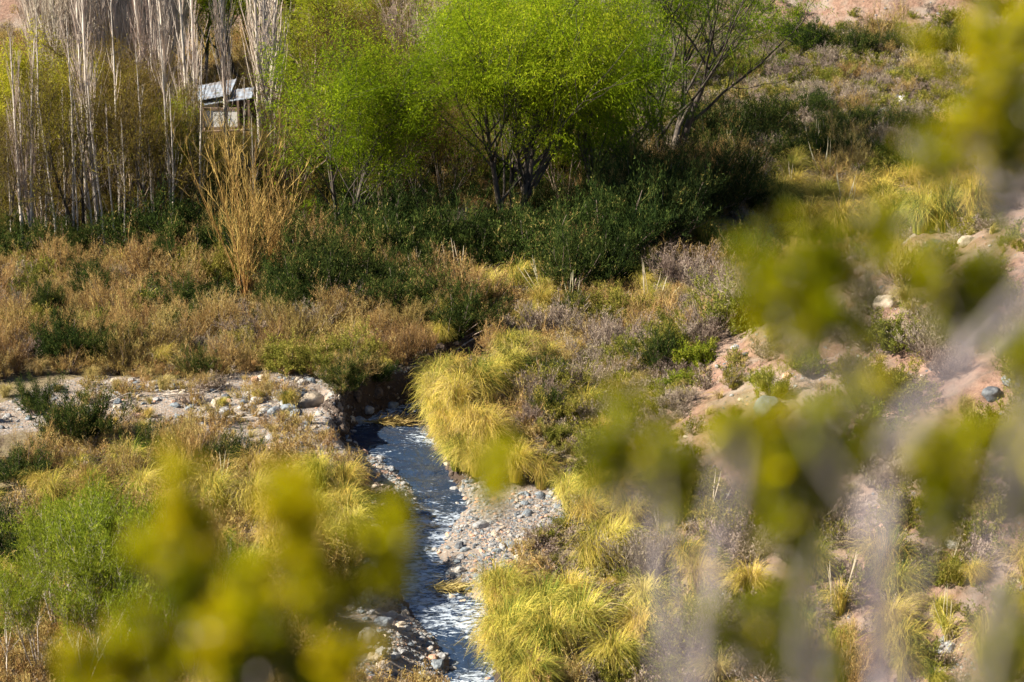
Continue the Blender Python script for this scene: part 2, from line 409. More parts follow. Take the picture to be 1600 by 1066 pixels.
def ground_mat():
    m, n, out = new_mat('ground_soil')
    tc = nd(n, 'ShaderNodeTexCoord')
    def noise(sc, det=5, rough=.6):
        t = nd(n, 'ShaderNodeTexNoise'); t.inputs['Scale'].default_value = sc; t.inputs['Detail'].default_value = det; t.inputs['Roughness'].default_value = rough
        n.links.new(tc.outputs['Object'], t.inputs['Vector']); return t.outputs[0]
    n1, n2, n3 = noise(.7), noise(5, 8, .7), noise(24, 4)
    litter = ramp(n, n1, [(.3, (.13, .10, .055)), (.5, (.24, .19, .11)), (.7, (.33, .27, .15))])
    litter = mixc(n, mathn(n, 'MULTIPLY', ramp(n, n2, [(.42, (0, 0, 0)), (.6, (1, 1, 1))]), .6), litter, (.11, .075, .045))
    pink = ramp(n, n2, [(.3, (.11, .065, .045)), (.48, (.26, .155, .11)), (.72, (.37, .24, .17))])
    n4 = noise(2.2, 6, .65); pink = mixc(n, mathn(n, 'MULTIPLY', ramp(n, n4, [(.5, (0, 0, 0)), (.66, (1, 1, 1))]), .7), pink, (.17, .12, .085))
    pink = mixc(n, ramp(n, n1, [(.45, (0, 0, 0)), (.7, (1, 1, 1))]), pink, (.33, .27, .22))
    vo = nd(n, 'ShaderNodeTexVoronoi'); vo.inputs['Scale'].default_value = 11
    n.links.new(tc.outputs['Object'], vo.inputs['Vector'])
    stone = ramp(n, nd_sep(n, vo.outputs['Color']), [(0, (.16, .17, .18)), (.35, (.30, .30, .29)), (.65, (.38, .33, .28)), (.85, (.50, .46, .42)), (1, (.45, .27, .18))])
    sand = mixc(n, n1, (.24, .19, .155), (.36, .29, .23))
    grav = mixc(n, ramp(n, vo.outputs['Distance'], [(.25, (0, 0, 0)), (.5, (1, 1, 1))]), stone, sand)
    a1 = nd(n, 'ShaderNodeAttribute', attribute_name='gravel'); a2 = nd(n, 'ShaderNodeAttribute', attribute_name='pink')
    brk = mathn(n, 'SUBTRACT', mathn(n, 'MULTIPLY', n2, 1.2), .6)
    p2 = ramp(n, mathn(n, 'ADD', a2.outputs['Fac'], brk), [(.4, (0, 0, 0)), (.6, (1, 1, 1))])
    g2 = ramp(n, mathn(n, 'ADD', a1.outputs['Fac'], brk), [(.4, (0, 0, 0)), (.6, (1, 1, 1))])
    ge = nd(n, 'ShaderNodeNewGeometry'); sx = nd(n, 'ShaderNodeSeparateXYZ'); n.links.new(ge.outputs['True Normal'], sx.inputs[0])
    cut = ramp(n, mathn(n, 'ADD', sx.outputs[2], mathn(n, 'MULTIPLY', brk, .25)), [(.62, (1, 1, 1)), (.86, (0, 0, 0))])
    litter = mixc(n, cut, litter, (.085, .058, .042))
    c = mixc(n, p2, litter, pink); c = mixc(n, g2, c, grav)
    wt = nd(n, 'ShaderNodeAttribute', attribute_name='wet'); c = mixc(n, mathn(n, 'MULTIPLY', wt.outputs['Fac'], .75), c, (.045, .038, .032))
    p = nd(n, 'ShaderNodeBsdfPrincipled'); p.inputs['Roughness'].default_value = .95
    p.inputs['Specular IOR Level'].default_value = .2
    n.links.new(c, p.inputs['Base Color'])
    hgt = mathn(n, 'ADD', mathn(n, 'MULTIPLY', n2, 1.0), mathn(n, 'MULTIPLY', n3, .35))
    bp = nd(n, 'ShaderNodeBump'); bp.inputs['Strength'].default_value = .9; bp.inputs['Distance'].default_value = .12
    n.links.new(hgt, bp.inputs['Height']); n.links.new(bp.outputs[0], p.inputs['Normal'])
    n.links.new(p.outputs[0], out.inputs[0]); return m
def nd_sep(n, c):
    s = nd(n, 'ShaderNodeSeparateColor'); n.links.new(c, s.inputs[0]); return s.outputs[0]

ROCKY_PX = [(-60, 650), (60, 612), (160, 590), (300, 600), (420, 585), (500, 590), (535, 625), (522, 652), (545, 700), (530, 730), (450, 712), (350, 690), (290, 662), (150, 668), (40, 668), (-60, 690)]
ROCKY = ppoly(ROCKY_PX)
build_ground()

# ------------------------------------------------------------------ stream water
def build_water():
    m, n, out = new_mat('stream_water')
    tc = nd(n, 'ShaderNodeTexCoord')
    mp = nd(n, 'ShaderNodeMapping'); mp.inputs['Scale'].default_value = (1.5, .8, 1)
    n.links.new(tc.outputs['Object'], mp.inputs[0])
    no = nd(n, 'ShaderNodeTexNoise'); no.inputs['Scale'].default_value = 2.6; no.inputs['Detail'].default_value = 5; no.inputs['Distortion'].default_value = .6
    n.links.new(mp.outputs[0], no.inputs['Vector'])
    fo = nd(n, 'ShaderNodeAttribute', attribute_name='foam')
    f2 = nd(n, 'ShaderNodeTexNoise'); f2.inputs['Scale'].default_value = 6.5; f2.inputs['Detail'].default_value = 7; f2.inputs['Roughness'].default_value = .7; f2.inputs['Distortion'].default_value = 1.0
    mp2 = nd(n, 'ShaderNodeMapping'); mp2.inputs['Scale'].default_value = (.7, 1.5, 1)
    n.links.new(tc.outputs['Object'], mp2.inputs[0]); n.links.new(mp2.outputs[0], f2.inputs['Vector'])
    foam = ramp(n, mathn(n, 'ADD', f2.outputs[0], mathn(n, 'SUBTRACT', mathn(n, 'MULTIPLY', fo.outputs['Fac'], .20), .105)), [(.555, (0, 0, 0)), (.65, (.85, .85, .85))])
    w = nd(n, 'ShaderNodeBsdfPrincipled')
    w.inputs['Roughness'].default_value = .07; w.inputs['IOR'].default_value = 1.33
    w.inputs['Transmission Weight'].default_value = .3
    cc = mixc(n, f2.outputs[0], (.012, .028, .07), (.04, .065, .11))
    n.links.new(cc, w.inputs['Base Color'])
    bp = nd(n, 'ShaderNodeBump'); bp.inputs['Strength'].default_value = .8; bp.inputs['Distance'].default_value = .07
    n.links.new(no.outputs[0], bp.inputs['Height']); n.links.new(bp.outputs[0], w.inputs['Normal'])
    wh = nd(n, 'ShaderNodeBsdfPrincipled'); wh.inputs['Base Color'].default_value = (.55, .62, .70, 1); wh.inputs['Roughness'].default_value = .5
    mx = nd(n, 'ShaderNodeMixShader'); n.links.new(foam, mx.inputs[0]); n.links.new(w.outputs[0], mx.inputs[1]); n.links.new(wh.outputs[0], mx.inputs[2])
    n.links.new(mx.outputs[0], out.inputs[0])
    xs = np.arange(-7, 14, .10); ys = np.arange(24, 84, .10)
    X, Y = np.meshgrid(xs, ys)
    d = np.minimum(sdist(X, Y, ST_POLY), d_up(X, Y))
    riff = sst(-.5, .5, vnoise(X * .5 + 3, Y * .55, 91))
    Z = base_floor(Y) - WDEP + .03 * fbm(X * 1.2, Y * 2.0, 3, 93) + .02 * fbm(X * 5, Y * 5, 2, 95)
    ny, nx = X.shape
    a = (np.arange(ny - 1)[:, None] * nx + np.arange(nx - 1)[None])
    keep = (d[:-1, :-1] < .5)
    a = a[keep]
    F = np.stack((a, a + 1, a + nx + 1, a + nx), 1)
    used = np.unique(F); remap = np.full(ny * nx, -1); remap[used] = np.arange(len(used))
    V = np.stack((X, Y, Z), -1).reshape(-1, 3)[used]
    mb = MB(); mb.add(V, remap[F]); me = mb.mesh('stream_water', [m], True)
    u, v, _ = to_pix(V[:, 0], V[:, 1], V[:, 2])
    foamv = .2 + .8 * riff.reshape(-1)[used]
    at = me.attributes.new('foam', 'FLOAT', 'POINT'); at.data.foreach_set('value', foamv.astype(np.float32))
    tag(link('stream_water', me), kind='structure')
build_water()

# ------------------------------------------------------------------ stones
def stone_mat(name, lo, hi):
    m, n, out = new_mat(name)
    tc = nd(n, 'ShaderNodeTexCoord'); no = nd(n, 'ShaderNodeTexNoise'); no.inputs['Scale'].default_value = 2.5; no.inputs['Detail'].default_value = 7
    n.links.new(tc.outputs['Object'], no.inputs['Vector'])
    c = ramp(n, no.outputs[0], [(.35, lo), (.65, hi)])
    p = nd(n, 'ShaderNodeBsdfPrincipled'); p.inputs['Roughness'].default_value = .85
    n.links.new(c, p.inputs['Base Color'])
    bp = nd(n, 'ShaderNodeBump'); bp.inputs['Strength'].default_value = .6; bp.inputs['Distance'].default_value = .08
    n.links.new(no.outputs[0], bp.inputs['Height']); n.links.new(bp.outputs[0], p.inputs['Normal'])
    n.links.new(p.outputs[0], out.inputs[0]); return m
STONE = {'grey': stone_mat('grey_stone', (.20, .20, .20), (.38, .37, .36)), 'blue-grey': stone_mat('blue_grey_stone', (.12, .14, .16), (.24, .27, .29)),
         'pale': stone_mat('pale_stone', (.28, .26, .23), (.46, .43, .39)), 'salmon': stone_mat('salmon_stone', (.42, .24, .16), (.58, .36, .24)),
         'dark': stone_mat('dark_stone', (.05, .055, .065), (.13, .14, .15)), 'tan': stone_mat('tan_stone', (.36, .29, .21), (.54, .45, .34))}

def ico(sub):
    t = (1 + 5 ** .5) / 2
    v = [(-1, t, 0), (1, t, 0), (-1, -t, 0), (1, -t, 0), (0, -1, t), (0, 1, t), (0, -1, -t), (0, 1, -t), (t, 0, -1), (t, 0, 1), (-t, 0, -1), (-t, 0, 1)]
    f = [(0, 11, 5), (0, 5, 1), (0, 1, 7), (0, 7, 10), (0, 10, 11), (1, 5, 9), (5, 11, 4), (11, 10, 2), (10, 7, 6), (7, 1, 8), (3, 9, 4), (3, 4, 2), (3, 2, 6), (3, 6, 8), (3, 8, 9), (4, 9, 5), (2, 4, 11), (6, 2, 10), (8, 6, 7), (9, 8, 1)]
    v = [np.array(p) / np.linalg.norm(p) for p in v]
    for _ in range(sub):
        c = {}; nf = []
        def mid(a, b):
            k = (min(a, b), max(a, b))
            if k not in c: q = v[a] + v[b]; v.append(q / np.linalg.norm(q)); c[k] = len(v) - 1
            return c[k]
        for a, b, d in f:
            x, y, z = mid(a, b), mid(b, d), mid(d, a); nf += [(a, x, z), (b, y, x), (d, z, y), (x, y, z)]
        f = nf
    return np.array(v), np.array(f)
ICO1, ICO2, ICO3 = ico(1), ico(2), ico(3)
def rock_mesh(name, seed, mat, ic=ICO2, flat=.65):
    V, F = ic; rng = np.random.default_rng(seed); V = V.copy()
    for _ in range(9):                                            # planed facets, then a little roughness
        d = nrm(rng.normal(size=3)); k = rng.uniform(.62, .9); s = V @ d; V -= np.maximum(0, s - k)[:, None] * d * .85
    V += nrm(V) * (.05 * np.sin(V @ rng.normal(size=3) * 5) + .03 * np.sin(V @ rng.normal(size=3) * 11))[:, None]
    V *= np.array([1, rng.uniform(.7, .95), flat * rng.uniform(.85, 1.1)])
    mb = MB(); mb.add(V, F); return mb.mesh(name, [mat], ic is not ICO1)
ROCKS = {c: [rock_mesh('boulder', 100 + i * 7 + len(c), STONE[c]) for i in range(4)] for c in STONE}

# ---- gravel: too many pebbles to count, scattered as instances on one object
def scatter_stuff(name, pts, rot, scl, idx, protos, label, cat='gravel'):
    me = bpy.data.meshes.new(name); me.vertices.add(len(pts)); me.vertices.foreach_set('co', np.asarray(pts, np.float32).ravel())
    for nm, ty, v in (('rot', 'FLOAT_VECTOR', rot), ('scl', 'FLOAT_VECTOR', scl), ('idx', 'INT', idx)):
        a = me.attributes.new(nm, ty, 'POINT')
        a.data.foreach_set('vector' if ty == 'FLOAT_VECTOR' else 'value', np.asarray(v, np.int32 if ty == 'INT' else np.float32).ravel())
    o = link(name, me); tag(o, label, cat, kind='stuff')
    pc = bpy.data.collections.new(name + '_shapes')
    for i, p in enumerate(protos):
        q = bpy.data.objects.new('%s_shape_%02d' % (name, i), p); pc.objects.link(q)
    g = bpy.data.node_groups.new(name, 'GeometryNodeTree')
    g.interface.new_socket('Geometry', in_out='INPUT', socket_type='NodeSocketGeometry'); g.interface.new_socket('Geometry', in_out='OUTPUT', socket_type='NodeSocketGeometry')
    N = g.nodes; i_ = N.new('NodeGroupInput'); o_ = N.new('NodeGroupOutput'); ip = N.new('GeometryNodeInstanceOnPoints')
    ci = N.new('GeometryNodeCollectionInfo'); ci.inputs['Collection'].default_value = pc; ci.inputs['Separate Children'].default_value = True; ci.inputs['Reset Children'].default_value = True
    def na(nm, t): a = N.new('GeometryNodeInputNamedAttribute'); a.data_type = t; a.inputs[0].default_value = nm; return a.outputs[0]
    g.links.new(i_.outputs[0], ip.inputs['Points']); g.links.new(ci.outputs[0], ip.inputs['Instance']); ip.inputs['Pick Instance'].default_value = True
    g.links.new(na('idx', 'INT'), ip.inputs['Instance Index']); g.links.new(na('rot', 'FLOAT_VECTOR'), ip.inputs['Rotation']); g.links.new(na('scl', 'FLOAT_VECTOR'), ip.inputs['Scale'])
    g.links.new(ip.outputs[0], o_.inputs[0])
    md = o.modifiers.new('scatter', 'NODES'); md.node_group = g
    return o

def rand_in(polys, n, rng):
    """n world points in a world polygon"""
    P = np.array(polys); lo, hi = P.min(0), P.max(0); out = np.zeros((0, 2))
    while len(out) < n:
        q = rng.uniform(lo, hi, (n * 2, 2)); out = np.concatenate((out, q[inside(q[:, 0], q[:, 1], polys)]))
    return out[:n]
def grow_poly(poly, k):
    P = np.array(poly); c = P.mean(0); return [tuple(c + (p - c) * k) for p in P]

def build_gravel():
    rng = np.random.default_rng(5)
    pts = [rand_in(grow_poly(BAR_R, 1.1), 15000, rng), rand_in(grow_poly(BAR_L, 1.15), 5200, rng), rand_in(grow_poly(BAR_B, 1.1), 9500, rng), rand_in(grow_poly(BAR_F, 1.05), 2200, rng), rand_in(ROCKY, 6000, rng), rand_in(ST_POLY, 1500, rng)]
    # rubble scattered over the bare slope
    sl = ground_at(rng.uniform(900, 1620, 12000), rng.uniform(330, 1066, 12000)); d = -sdist(sl[:, 0], sl[:, 1], RIGHTPOLY)
    sl = sl[(d > 1.2) & (fbm(sl[:, 0] * .5, sl[:, 1] * .5, 3, 77) > -.1)][:, :2]
    cl = ground_at(rng.uniform(1180, 1640, 260), rng.uniform(-20, 45, 260))[:, :2]
    md = ground_at(rng.uniform(1270, 1430, 220), rng.uniform(120, 235, 220))[:, :2]
    ns = [len(p) for p in pts]
    pts = np.concatenate(pts + [sl, cl, md]); N = len(pts)
    s = np.exp(rng.normal(-4.0, .5, N)); big = rng.uniform(size=N) < .05; s[big] *= 2.8
    s[sum(ns[:3]):sum(ns[:4])] *= 1.5; s[sum(ns[:4]):sum(ns[:5])] *= .95; s[sum(ns):] *= 1.1; s[-480:] *= 1.7
    keep = rng.uniform(size=N) < .6 + 1.5 * fbm(pts[:, 0] * .8, pts[:, 1] * .8, 3, 79); keep |= big
    pts, s = pts[keep], s[keep]; N = len(pts)
    z = hz(pts[:, 0], pts[:, 1]) + s * .02
    cols = ['grey', 'grey', 'blue-grey', 'pale', 'grey', 'salmon', 'dark', 'tan', 'blue-grey']
    protos = [rock_mesh('pebble', 300 + i, STONE[c], ICO1, .6) for i, c in enumerate(cols * 2)]
    idx = rng.integers(0, len(protos), N)
    tan = np.arange(N) >= 0
    rot = np.stack((rng.normal(0, .25, N), rng.normal(0, .25, N), rng.uniform(0, 6.28, N)), 1)
    scatter_stuff('gravel', np.column_stack((pts, z)), rot, np.stack((s, s, s), 1), idx, protos, 'mixed grey, pale and salmon pebbles along the stream bars and bare slope')
build_gravel()
def build_clods():
    rng = np.random.default_rng(15)
    m = stone_mat('crumbled_earth', (.05, .035, .026), (.15, .105, .075))
    q = rng.uniform((-7, 40), (2.5, 62), (60000, 2)); x, y = q[:, 0], q[:, 1]
    d = np.minimum(sdist(x, y, ST_POLY), d_up(x, y)); bar = np.minimum(sdist(x, y, BAR_L), sdist(x, y, BAR_R))
    k = (d > -.05) & (d < .75) & (bar > .15) & (x < 1.5) & (rng.uniform(size=len(q)) < .8); q = q[k]; x, y = x[k], y[k]; N = len(q)
    s = np.exp(rng.normal(-3.2, .5, N)); protos = [rock_mesh('clod', 900 + i, m, ICO1, .8) for i in range(5)]
    for i in (3, 4): protos[i] = rock_mesh('clod', 900 + i, STONE['grey' if i == 3 else 'tan'], ICO1, .7)
    idx = np.where(rng.uniform(size=N) < .88, rng.integers(0, 3, N), rng.integers(3, 5, N))
    scatter_stuff('loose_earth', np.column_stack((q, hz(x, y))), rng.uniform(0, 6.28, (N, 3)), np.stack((s, s, s), 1), idx, protos, 'crumbled dark earth and stones on the eroded cut bank', 'loose earth')
build_clods()

# ------------------------------------------------------------------ placing things and wording their labels
LAND = [  # short name, pixel of the photo where it stands
    ('the stream bend', 610, 665), ('the upstream cut bank', 690, 600), ('the gravel bar', 790, 840), ('the small gravel spit', 620, 745),
    ('the pebble bank', 660, 1020), ('the boulder pile', 440, 640), ('the stony strip', 150, 630), ('the stony strip end', 280, 640),
    ('the largest willow', 800, 365), ('the slender willow', 530, 385), ('the golden sapling', 390, 465), ('the shed', 345, 215),
    ('the dark willow', 1040, 250), ('the pale gravel patch', 1180, 400), ('the bare pink slope', 1120, 610), ('the upper pink slope', 1550, 385),
    ('the eroded gully', 1430, 850), ('the pink cliff', 1330, 60), ('the white meadow stones', 1300, 128), ('the shaded stone bank', 1400, 200),
    ('the faceted slope rock', 920, 600), ('the green saplings', 180, 960), ('the water rocks', 715, 945), ('the left edge', 0, 520),
    ('the pale spiky rosette', 220, 490), ('the shaded hollow', 880, 450), ('the right edge', 1600, 700), ('the bottom edge', 1200, 1066), ('the bottom left corner', 0, 900),
    ('the left white poplar', 40, 400), ('the dark thicket', 1100, 330), ('the golden bush', 940, 360), ('the rounded grey boulder', 1200, 640), ('the overhanging branch', 700, 560), ('the left budding trees', 200, 385)]
def relation(u, v):
    best = min(LAND, key=lambda L: ((L[1] - u) ** 2 + ((L[2] - v) * 1.5) ** 2))
    du, dv = u - best[1], v - best[2]
    dist = math.hypot(du, dv * 1.5)
    if abs(du) > abs(dv) * 1.6: r = 'left of' if du < 0 else 'right of'
    else: r = 'behind' if dv < 0 else 'before'
    pre = 'close ' if dist < 45 else ('well ' if dist > 120 else '')
    if 'edge' in best[0] or 'corner' in best[0]: r, pre = 'near', ''
    return pre + r + ' ' + best[0]
PENDING = []      # (object, look, category, group, u, v)
def note(o, look, cat, group, loc):
    u, v, _ = to_pix(*loc); PENDING.append((o, look, cat, group, float(u), float(v)))
NUM = ['leftmost', 'second', 'third', 'fourth', 'fifth', 'sixth', 'seventh', 'eighth']
CNT = ['', '', 'two', 'three', 'four', 'five', 'six', 'seven', 'eight']
def name_row(L, base, tail):
    L.sort(key=lambda p: p[4])
    for i, p in enumerate(L):
        if len(L) == 1: lab = base + tail
        else:
            o = 'rightmost' if i == len(L) - 1 else NUM[i]
            lab = '%s%s, %s of %s' % (base, tail, o, CNT[len(L)]) + (' from left' if 0 < i < len(L) - 1 and not tail else '')
        for cut in (' from left', 'well ', 'close ', 'drooping '):
            if len(lab.split()) > 16: lab = lab.replace(cut, '')
        p[0]['kind'] = 'thing'; tag(p[0], lab, p[2], p[3])
def finish_labels():
    from collections import defaultdict
    g = defaultdict(list)
    for p in PENDING: g[(p[1], relation(p[4], p[5]))].append(p)
    for (look, rel), L in g.items():
        base = '%s %s' % (look, rel)
        if len(L) <= 6: name_row(L, base, ''); continue
        L.sort(key=lambda p: -p[5]); nr = min(4, math.ceil(len(L) / 6)); names = {2: ['front row', 'back row'], 3: ['front row', 'middle row', 'back row'], 4: ['front row', 'second row', 'third row', 'back row']}[nr]
        for r in range(nr):
            R = L[r * len(L) // nr:(r + 1) * len(L) // nr]
            if len(R) <= 8: name_row(R, base, ', ' + names[r])
            else:
                for p in R: p[0]['kind'] = 'thing'; tag(p[0], base + ', ' + names[r], p[2], p[3])

BARE = [[(1050, 392), (1300, 385), (1290, 445), (1060, 440)], [(450, 470), (330, 470), (340, 420), (440, 420)], [(480, 690), (600, 690), (680, 740), (690, 800), (640, 830), (600, 815), (560, 775), (500, 730)], [(330, 660), (520, 655), (555, 700), (540, 745), (450, 725), (350, 712)], [(930, 650), (1000, 610), (1120, 540), (1200, 520), (1330, 560), (1345, 700), (1240, 730), (1100, 700), (1000, 730)], [(1470, 380), (1540, 340), (1640, 320), (1640, 440), (1480, 450)],
        [(1350, 790), (1420, 770), (1640, 850), (1640, 950), (1500, 950), (1400, 930)], [(1190, -20), (1420, -20), (1400, 50), (1200, 50)]]
TAKEN = []
def pick(poly, n, rng, mind, avoid_water=True, margin=.25, mine=None):
    """up to n ground points inside a polygon drawn on the photo, at least mind apart"""
    P = np.array(poly); lo, hi = P.min(0), P.max(0); K = n * 14
    q = rng.uniform(lo, hi, (K, 2)); q = q[inside(q[:, 0], q[:, 1], poly)]
    for B in BARE: q = q[~inside(q[:, 0], q[:, 1] - 8, B) | (rng.uniform(size=len(q)) < .15)]
    g = ground_at(q[:, 0], q[:, 1])
    if avoid_water:
        x, y = g[:, 0], g[:, 1]
        d = np.minimum(np.minimum(sdist(x, y, ST_POLY), d_up(x, y)), np.minimum(np.minimum(sdist(x, y, BAR_R), sdist(x, y, BAR_L)), sdist(x, y, BAR_B)))
        g = g[d > margin]
    out = []; mine = TAKEN if mine is None else mine
    for p in g:
        if len(out) >= n: break
        ok = True
        for (a, b, r) in mine:
            if abs(a - p[0]) < mind and abs(b - p[1]) < mind and (a - p[0]) ** 2 + (b - p[1]) ** 2 < (mind * .5 + r * .5) ** 2: ok = False; break
        if ok: out.append(p); mine.append((p[0], p[1], mind))
    return out
# ------------------------------------------------------------------ plants: grasses
def tuft_mesh(seed, mat, H=1.15, R=.85, n=620, lean=(.15, -.1), green=.15, plumes=0, wid=.013, stiff=0.0):
    rng = np.random.default_rng(seed); mb = MB(); K = 6
    az = rng.uniform(0, 2 * np.pi, n); r0 = rng.uniform(0, .16, n) * R / .85
    L = rng.uniform(.55, 1.1, n); out = rng.beta(1.6, 1.3, n) * R * L
    t = np.linspace(0, 1, K)[None]
    hh = H * L * rng.uniform(.75, 1.1, n)
    drop = rng.uniform(1.25, 1.8, n) * (1 - stiff) + stiff * 1.0
    z = hh[:, None] * (2.1 * t - drop[:, None] * t ** 2)
    z = np.where(t > .5, np.maximum(z, hh[:, None] * .08), z)
    rad = r0[:, None] + out[:, None] * (t ** 1.35)
    bend = rng.normal(0, .35, n)[:, None] * t ** 2
    # locks: blades gather towards a few directions so the tuft looks combed
    nl = 11; lock = rng.uniform(0, 2 * np.pi, nl); near = lock[np.argmin(np.abs(np.angle(np.exp(1j * (az[:, None] - lock[None])))), 1)]
    az2 = az + .45 * np.angle(np.exp(1j * (near - az)))
    a = az[:, None] * (1 - t) + (az2[:, None]) * t + bend
    P = np.stack((rad * np.cos(a) + lean[0] * t ** 2, rad * np.sin(a) + lean[1] * t ** 2, z), -1) + rng.normal(size=(n, 1, 3)) * .012
    W = wid * rng.uniform(.6, 1.2, n)[:, None] * (1 - .75 * t)
    tn = np.clip(rng.normal(.62, .2, n), .2, 1); gsel = rng.uniform(size=n) < green; tn[gsel] = rng.uniform(0, .25, gsel.sum())
    gl = lock[0]; gm = np.cos(az - gl) > .75; tn[gm] = np.clip(tn[gm] - .25, 0, 1)
    ribbons(mb, P, W, tn, 0, rng, side=nrm(np.stack((-np.sin(az), np.cos(az), rng.normal(0, .3, n)), 1)))
    if plumes:
        D = nrm(np.stack((rng.normal(0, .25, plumes) + lean[0] * .5, rng.normal(0, .25, plumes), np.ones(plumes)), 1))
        P = shoots(rng.normal(0, .08, (plumes, 3)) * [1, 1, 0], D, H * rng.uniform(1.3, 1.75, plumes), 6, rng, .05)
        tubes(mb, P, np.broadcast_to(np.array([.005, .005, .005, .008, .013, .003]), (plumes, 6)), .8, 1, 4)
    return mb.mesh('grass_blades', [mat, M['plume']])
TUFT = [tuft_mesh(i, M['straw'], H=1.05 + .12 * (i % 3), R=.8 + .08 * (i % 2), green=[.08, .2, .35, .12, .05, .5][i], plumes=0, n=1250) for i in range(6)]
TUFT_DULL = [tuft_mesh(20 + i, M['straw_dull'], H=.8, R=.7, n=600, green=.15, plumes=0) for i in range(3)]
PLUMED = [tuft_mesh(70 + i, M['straw'], H=1.0, R=.7, n=420, green=.25, plumes=3 + 2 * i) for i in range(2)]
SPIKY = [tuft_mesh(40 + i, M['straw'], H=1.0, R=.95, n=220, green=.5, stiff=.8, lean=(0, 0), wid=.03) for i in range(2)]

# ------------------------------------------------------------------ plants: shrubs with stems and fine foliage
def shrub(seed, fol, H=1.4, R=1.0, ns=46, n1=6, n2=5, lf=5, lsize=.07, lwid=.02, up=.35, twigw=.012, spread=.03, hang=-.2, tw_only=False, flatdome=.8):
    """returns (stems mesh, foliage mesh)"""
    rng = np.random.default_rng(seed)
    az = rng.uniform(0, 2 * np.pi, ns); el = np.arcsin(rng.uniform(.12, 1, ns) ** flatdome)
    D = np.stack((np.cos(az) * np.cos(el), np.sin(az) * np.cos(el), np.sin(el)), 1)
    lump = 1 + .22 * np.sin(az * 2 + seed) + .15 * np.sin(az * 5 + seed * 2)
    L = (R * np.cos(el) ** 1.0 + H * np.sin(el)) * rng.uniform(.6, .95, ns) * lump
    P0 = np.stack((rng.normal(0, .1 * R, ns), rng.normal(0, .1 * R, ns), np.full(ns, -.04)), 1)
    P = shoots(P0, D, L, 7, rng, .10, up)
    ms = MB(); tubes(ms, P, np.linspace(1, .35, 7)[None] * (.011 + .008 * rng.uniform(size=ns))[:, None] * H, .5, 0, 4)
    p, d, ix, t = spawn(P, n1, .3, 1, .55, rng, .25)
    P1 = shoots(p, d, L[ix] * .38 * rng.uniform(.6, 1.2, len(ix)), 5, rng, .15, up)
    mf = MB()
    ribbons(mf, P1, np.broadcast_to(np.linspace(1, .4, 5) * twigw * 1.3, (len(P1), 5)), rng.uniform(0, .5, len(P1)), 0, rng)
    p, d, ix2, t = spawn(P1, n2, .15, 1, .5, rng, .3)
    P2 = shoots(p, d, (L[ix] * .2)[ix2] * rng.uniform(.6, 1.3, len(ix2)), 4, rng, .18, up)
    gz = np.clip(.45 + .25 * rng.normal(size=len(P2)), 0, 1)
    # whole branches take a slightly different tone (older, drier sprigs)
    tone = (rng.uniform(-.22, .22, ns))[ix][ix2]; gz = np.clip(gz + tone, 0, 1)
    ribbons(mf, P2, np.broadcast_to(np.linspace(1, .3, 4) * twigw, (len(P2), 4)), gz, 0, rng)
    if lf:
        leaves(mf, P2, lf, lsize, lwid, rng, spread, hang, lambda i, r: np.clip(gz[i] + r.normal(0, .14, len(i)), 0, 1))
    return ms.mesh('stems', [M['twigbark']], True), mf.mesh('foliage', [fol])
SH = {}
SH['green'] = [shrub(200 + i, M['green'], H=1.35, R=1.15, ns=52, n1=8, n2=6, lf=6, lsize=.085, lwid=.02, hang=-.5, spread=.04, up=.3, flatdome=.6 + .1 * i) for i in range(5)]
SH['brown'] = [shrub(220 + i, M['brown'], H=1.1, R=.95, ns=34 + 5 * i, n1=7, n2=5, lf=6, lsize=.045, lwid=.012, up=.5, hang=-.5) for i in range(5)]
SH['grey'] = [shrub(240 + i, M['grey'], H=.85, R=.85, ns=44, n1=7, n2=5, lf=3, lsize=.07, lwid=.013, up=.3) for i in range(4)]
SH['olive'] = [shrub(260 + i, M['olive'], H=.8, R=.85, ns=38, n1=7, n2=5, lf=6, lsize=.055, lwid=.026, up=.3) for i in range(4)]
SH['haze'] = [shrub(290 + i, M['haze_twig'], H=1.5, R=1.0, ns=34, n1=6, n2=5, lf=3, lsize=.07, lwid=.018, up=.4) for i in range(3)]
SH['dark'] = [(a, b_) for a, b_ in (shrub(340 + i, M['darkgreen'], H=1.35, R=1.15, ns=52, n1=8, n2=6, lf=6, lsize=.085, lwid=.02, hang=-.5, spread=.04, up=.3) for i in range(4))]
SH['bright'] = [shrub(280 + i, M['sapling'], H=.7, R=.6, ns=30, n1=6, n2=4, lf=6, lsize=.07, lwid=.03, up=.5) for i in range(2)]

LOWZ = [[(480, 345), (590, 345), (590, 402), (480, 402)], [(735, 335), (870, 335), (870, 395), (735, 395)], [(330, 450), (450, 450), (450, 525), (330, 525)]]
def put_shrub(kind, p, s, rng, look, group, zs=1.0, name=None, var=None):
    u_, v_, _ = to_pix(p[0], p[1], p[2])
    if any(bool(inside(np.array([u_]), np.array([v_]), L)[0]) for L in LOWZ): s = min(s, .62)
    ms, mf = SH[kind][rng.integers(len(SH[kind]))] if var is None else SH[kind][var]
    r = link(name or {'green': 'broom_shrub', 'brown': 'dry_shrub', 'grey': 'dead_shrub', 'olive': 'slope_shrub', 'bright': 'leafy_shrub', 'haze': 'undergrowth_shrub', 'dark': 'thicket_shrub'}[kind], None)
    r.location = (p[0], p[1], p[2] - .03 * s); r.rotation_euler = (0, 0, rng.uniform(0, 6.28)); r.scale = (s * rng.uniform(.9, 1.15), s * rng.uniform(.9, 1.15), s * zs)
    link('stems', ms, r); link('foliage', mf, r)
    note(r, look, 'shrub', group, (p[0], p[1], p[2] + .4 * s)); return r
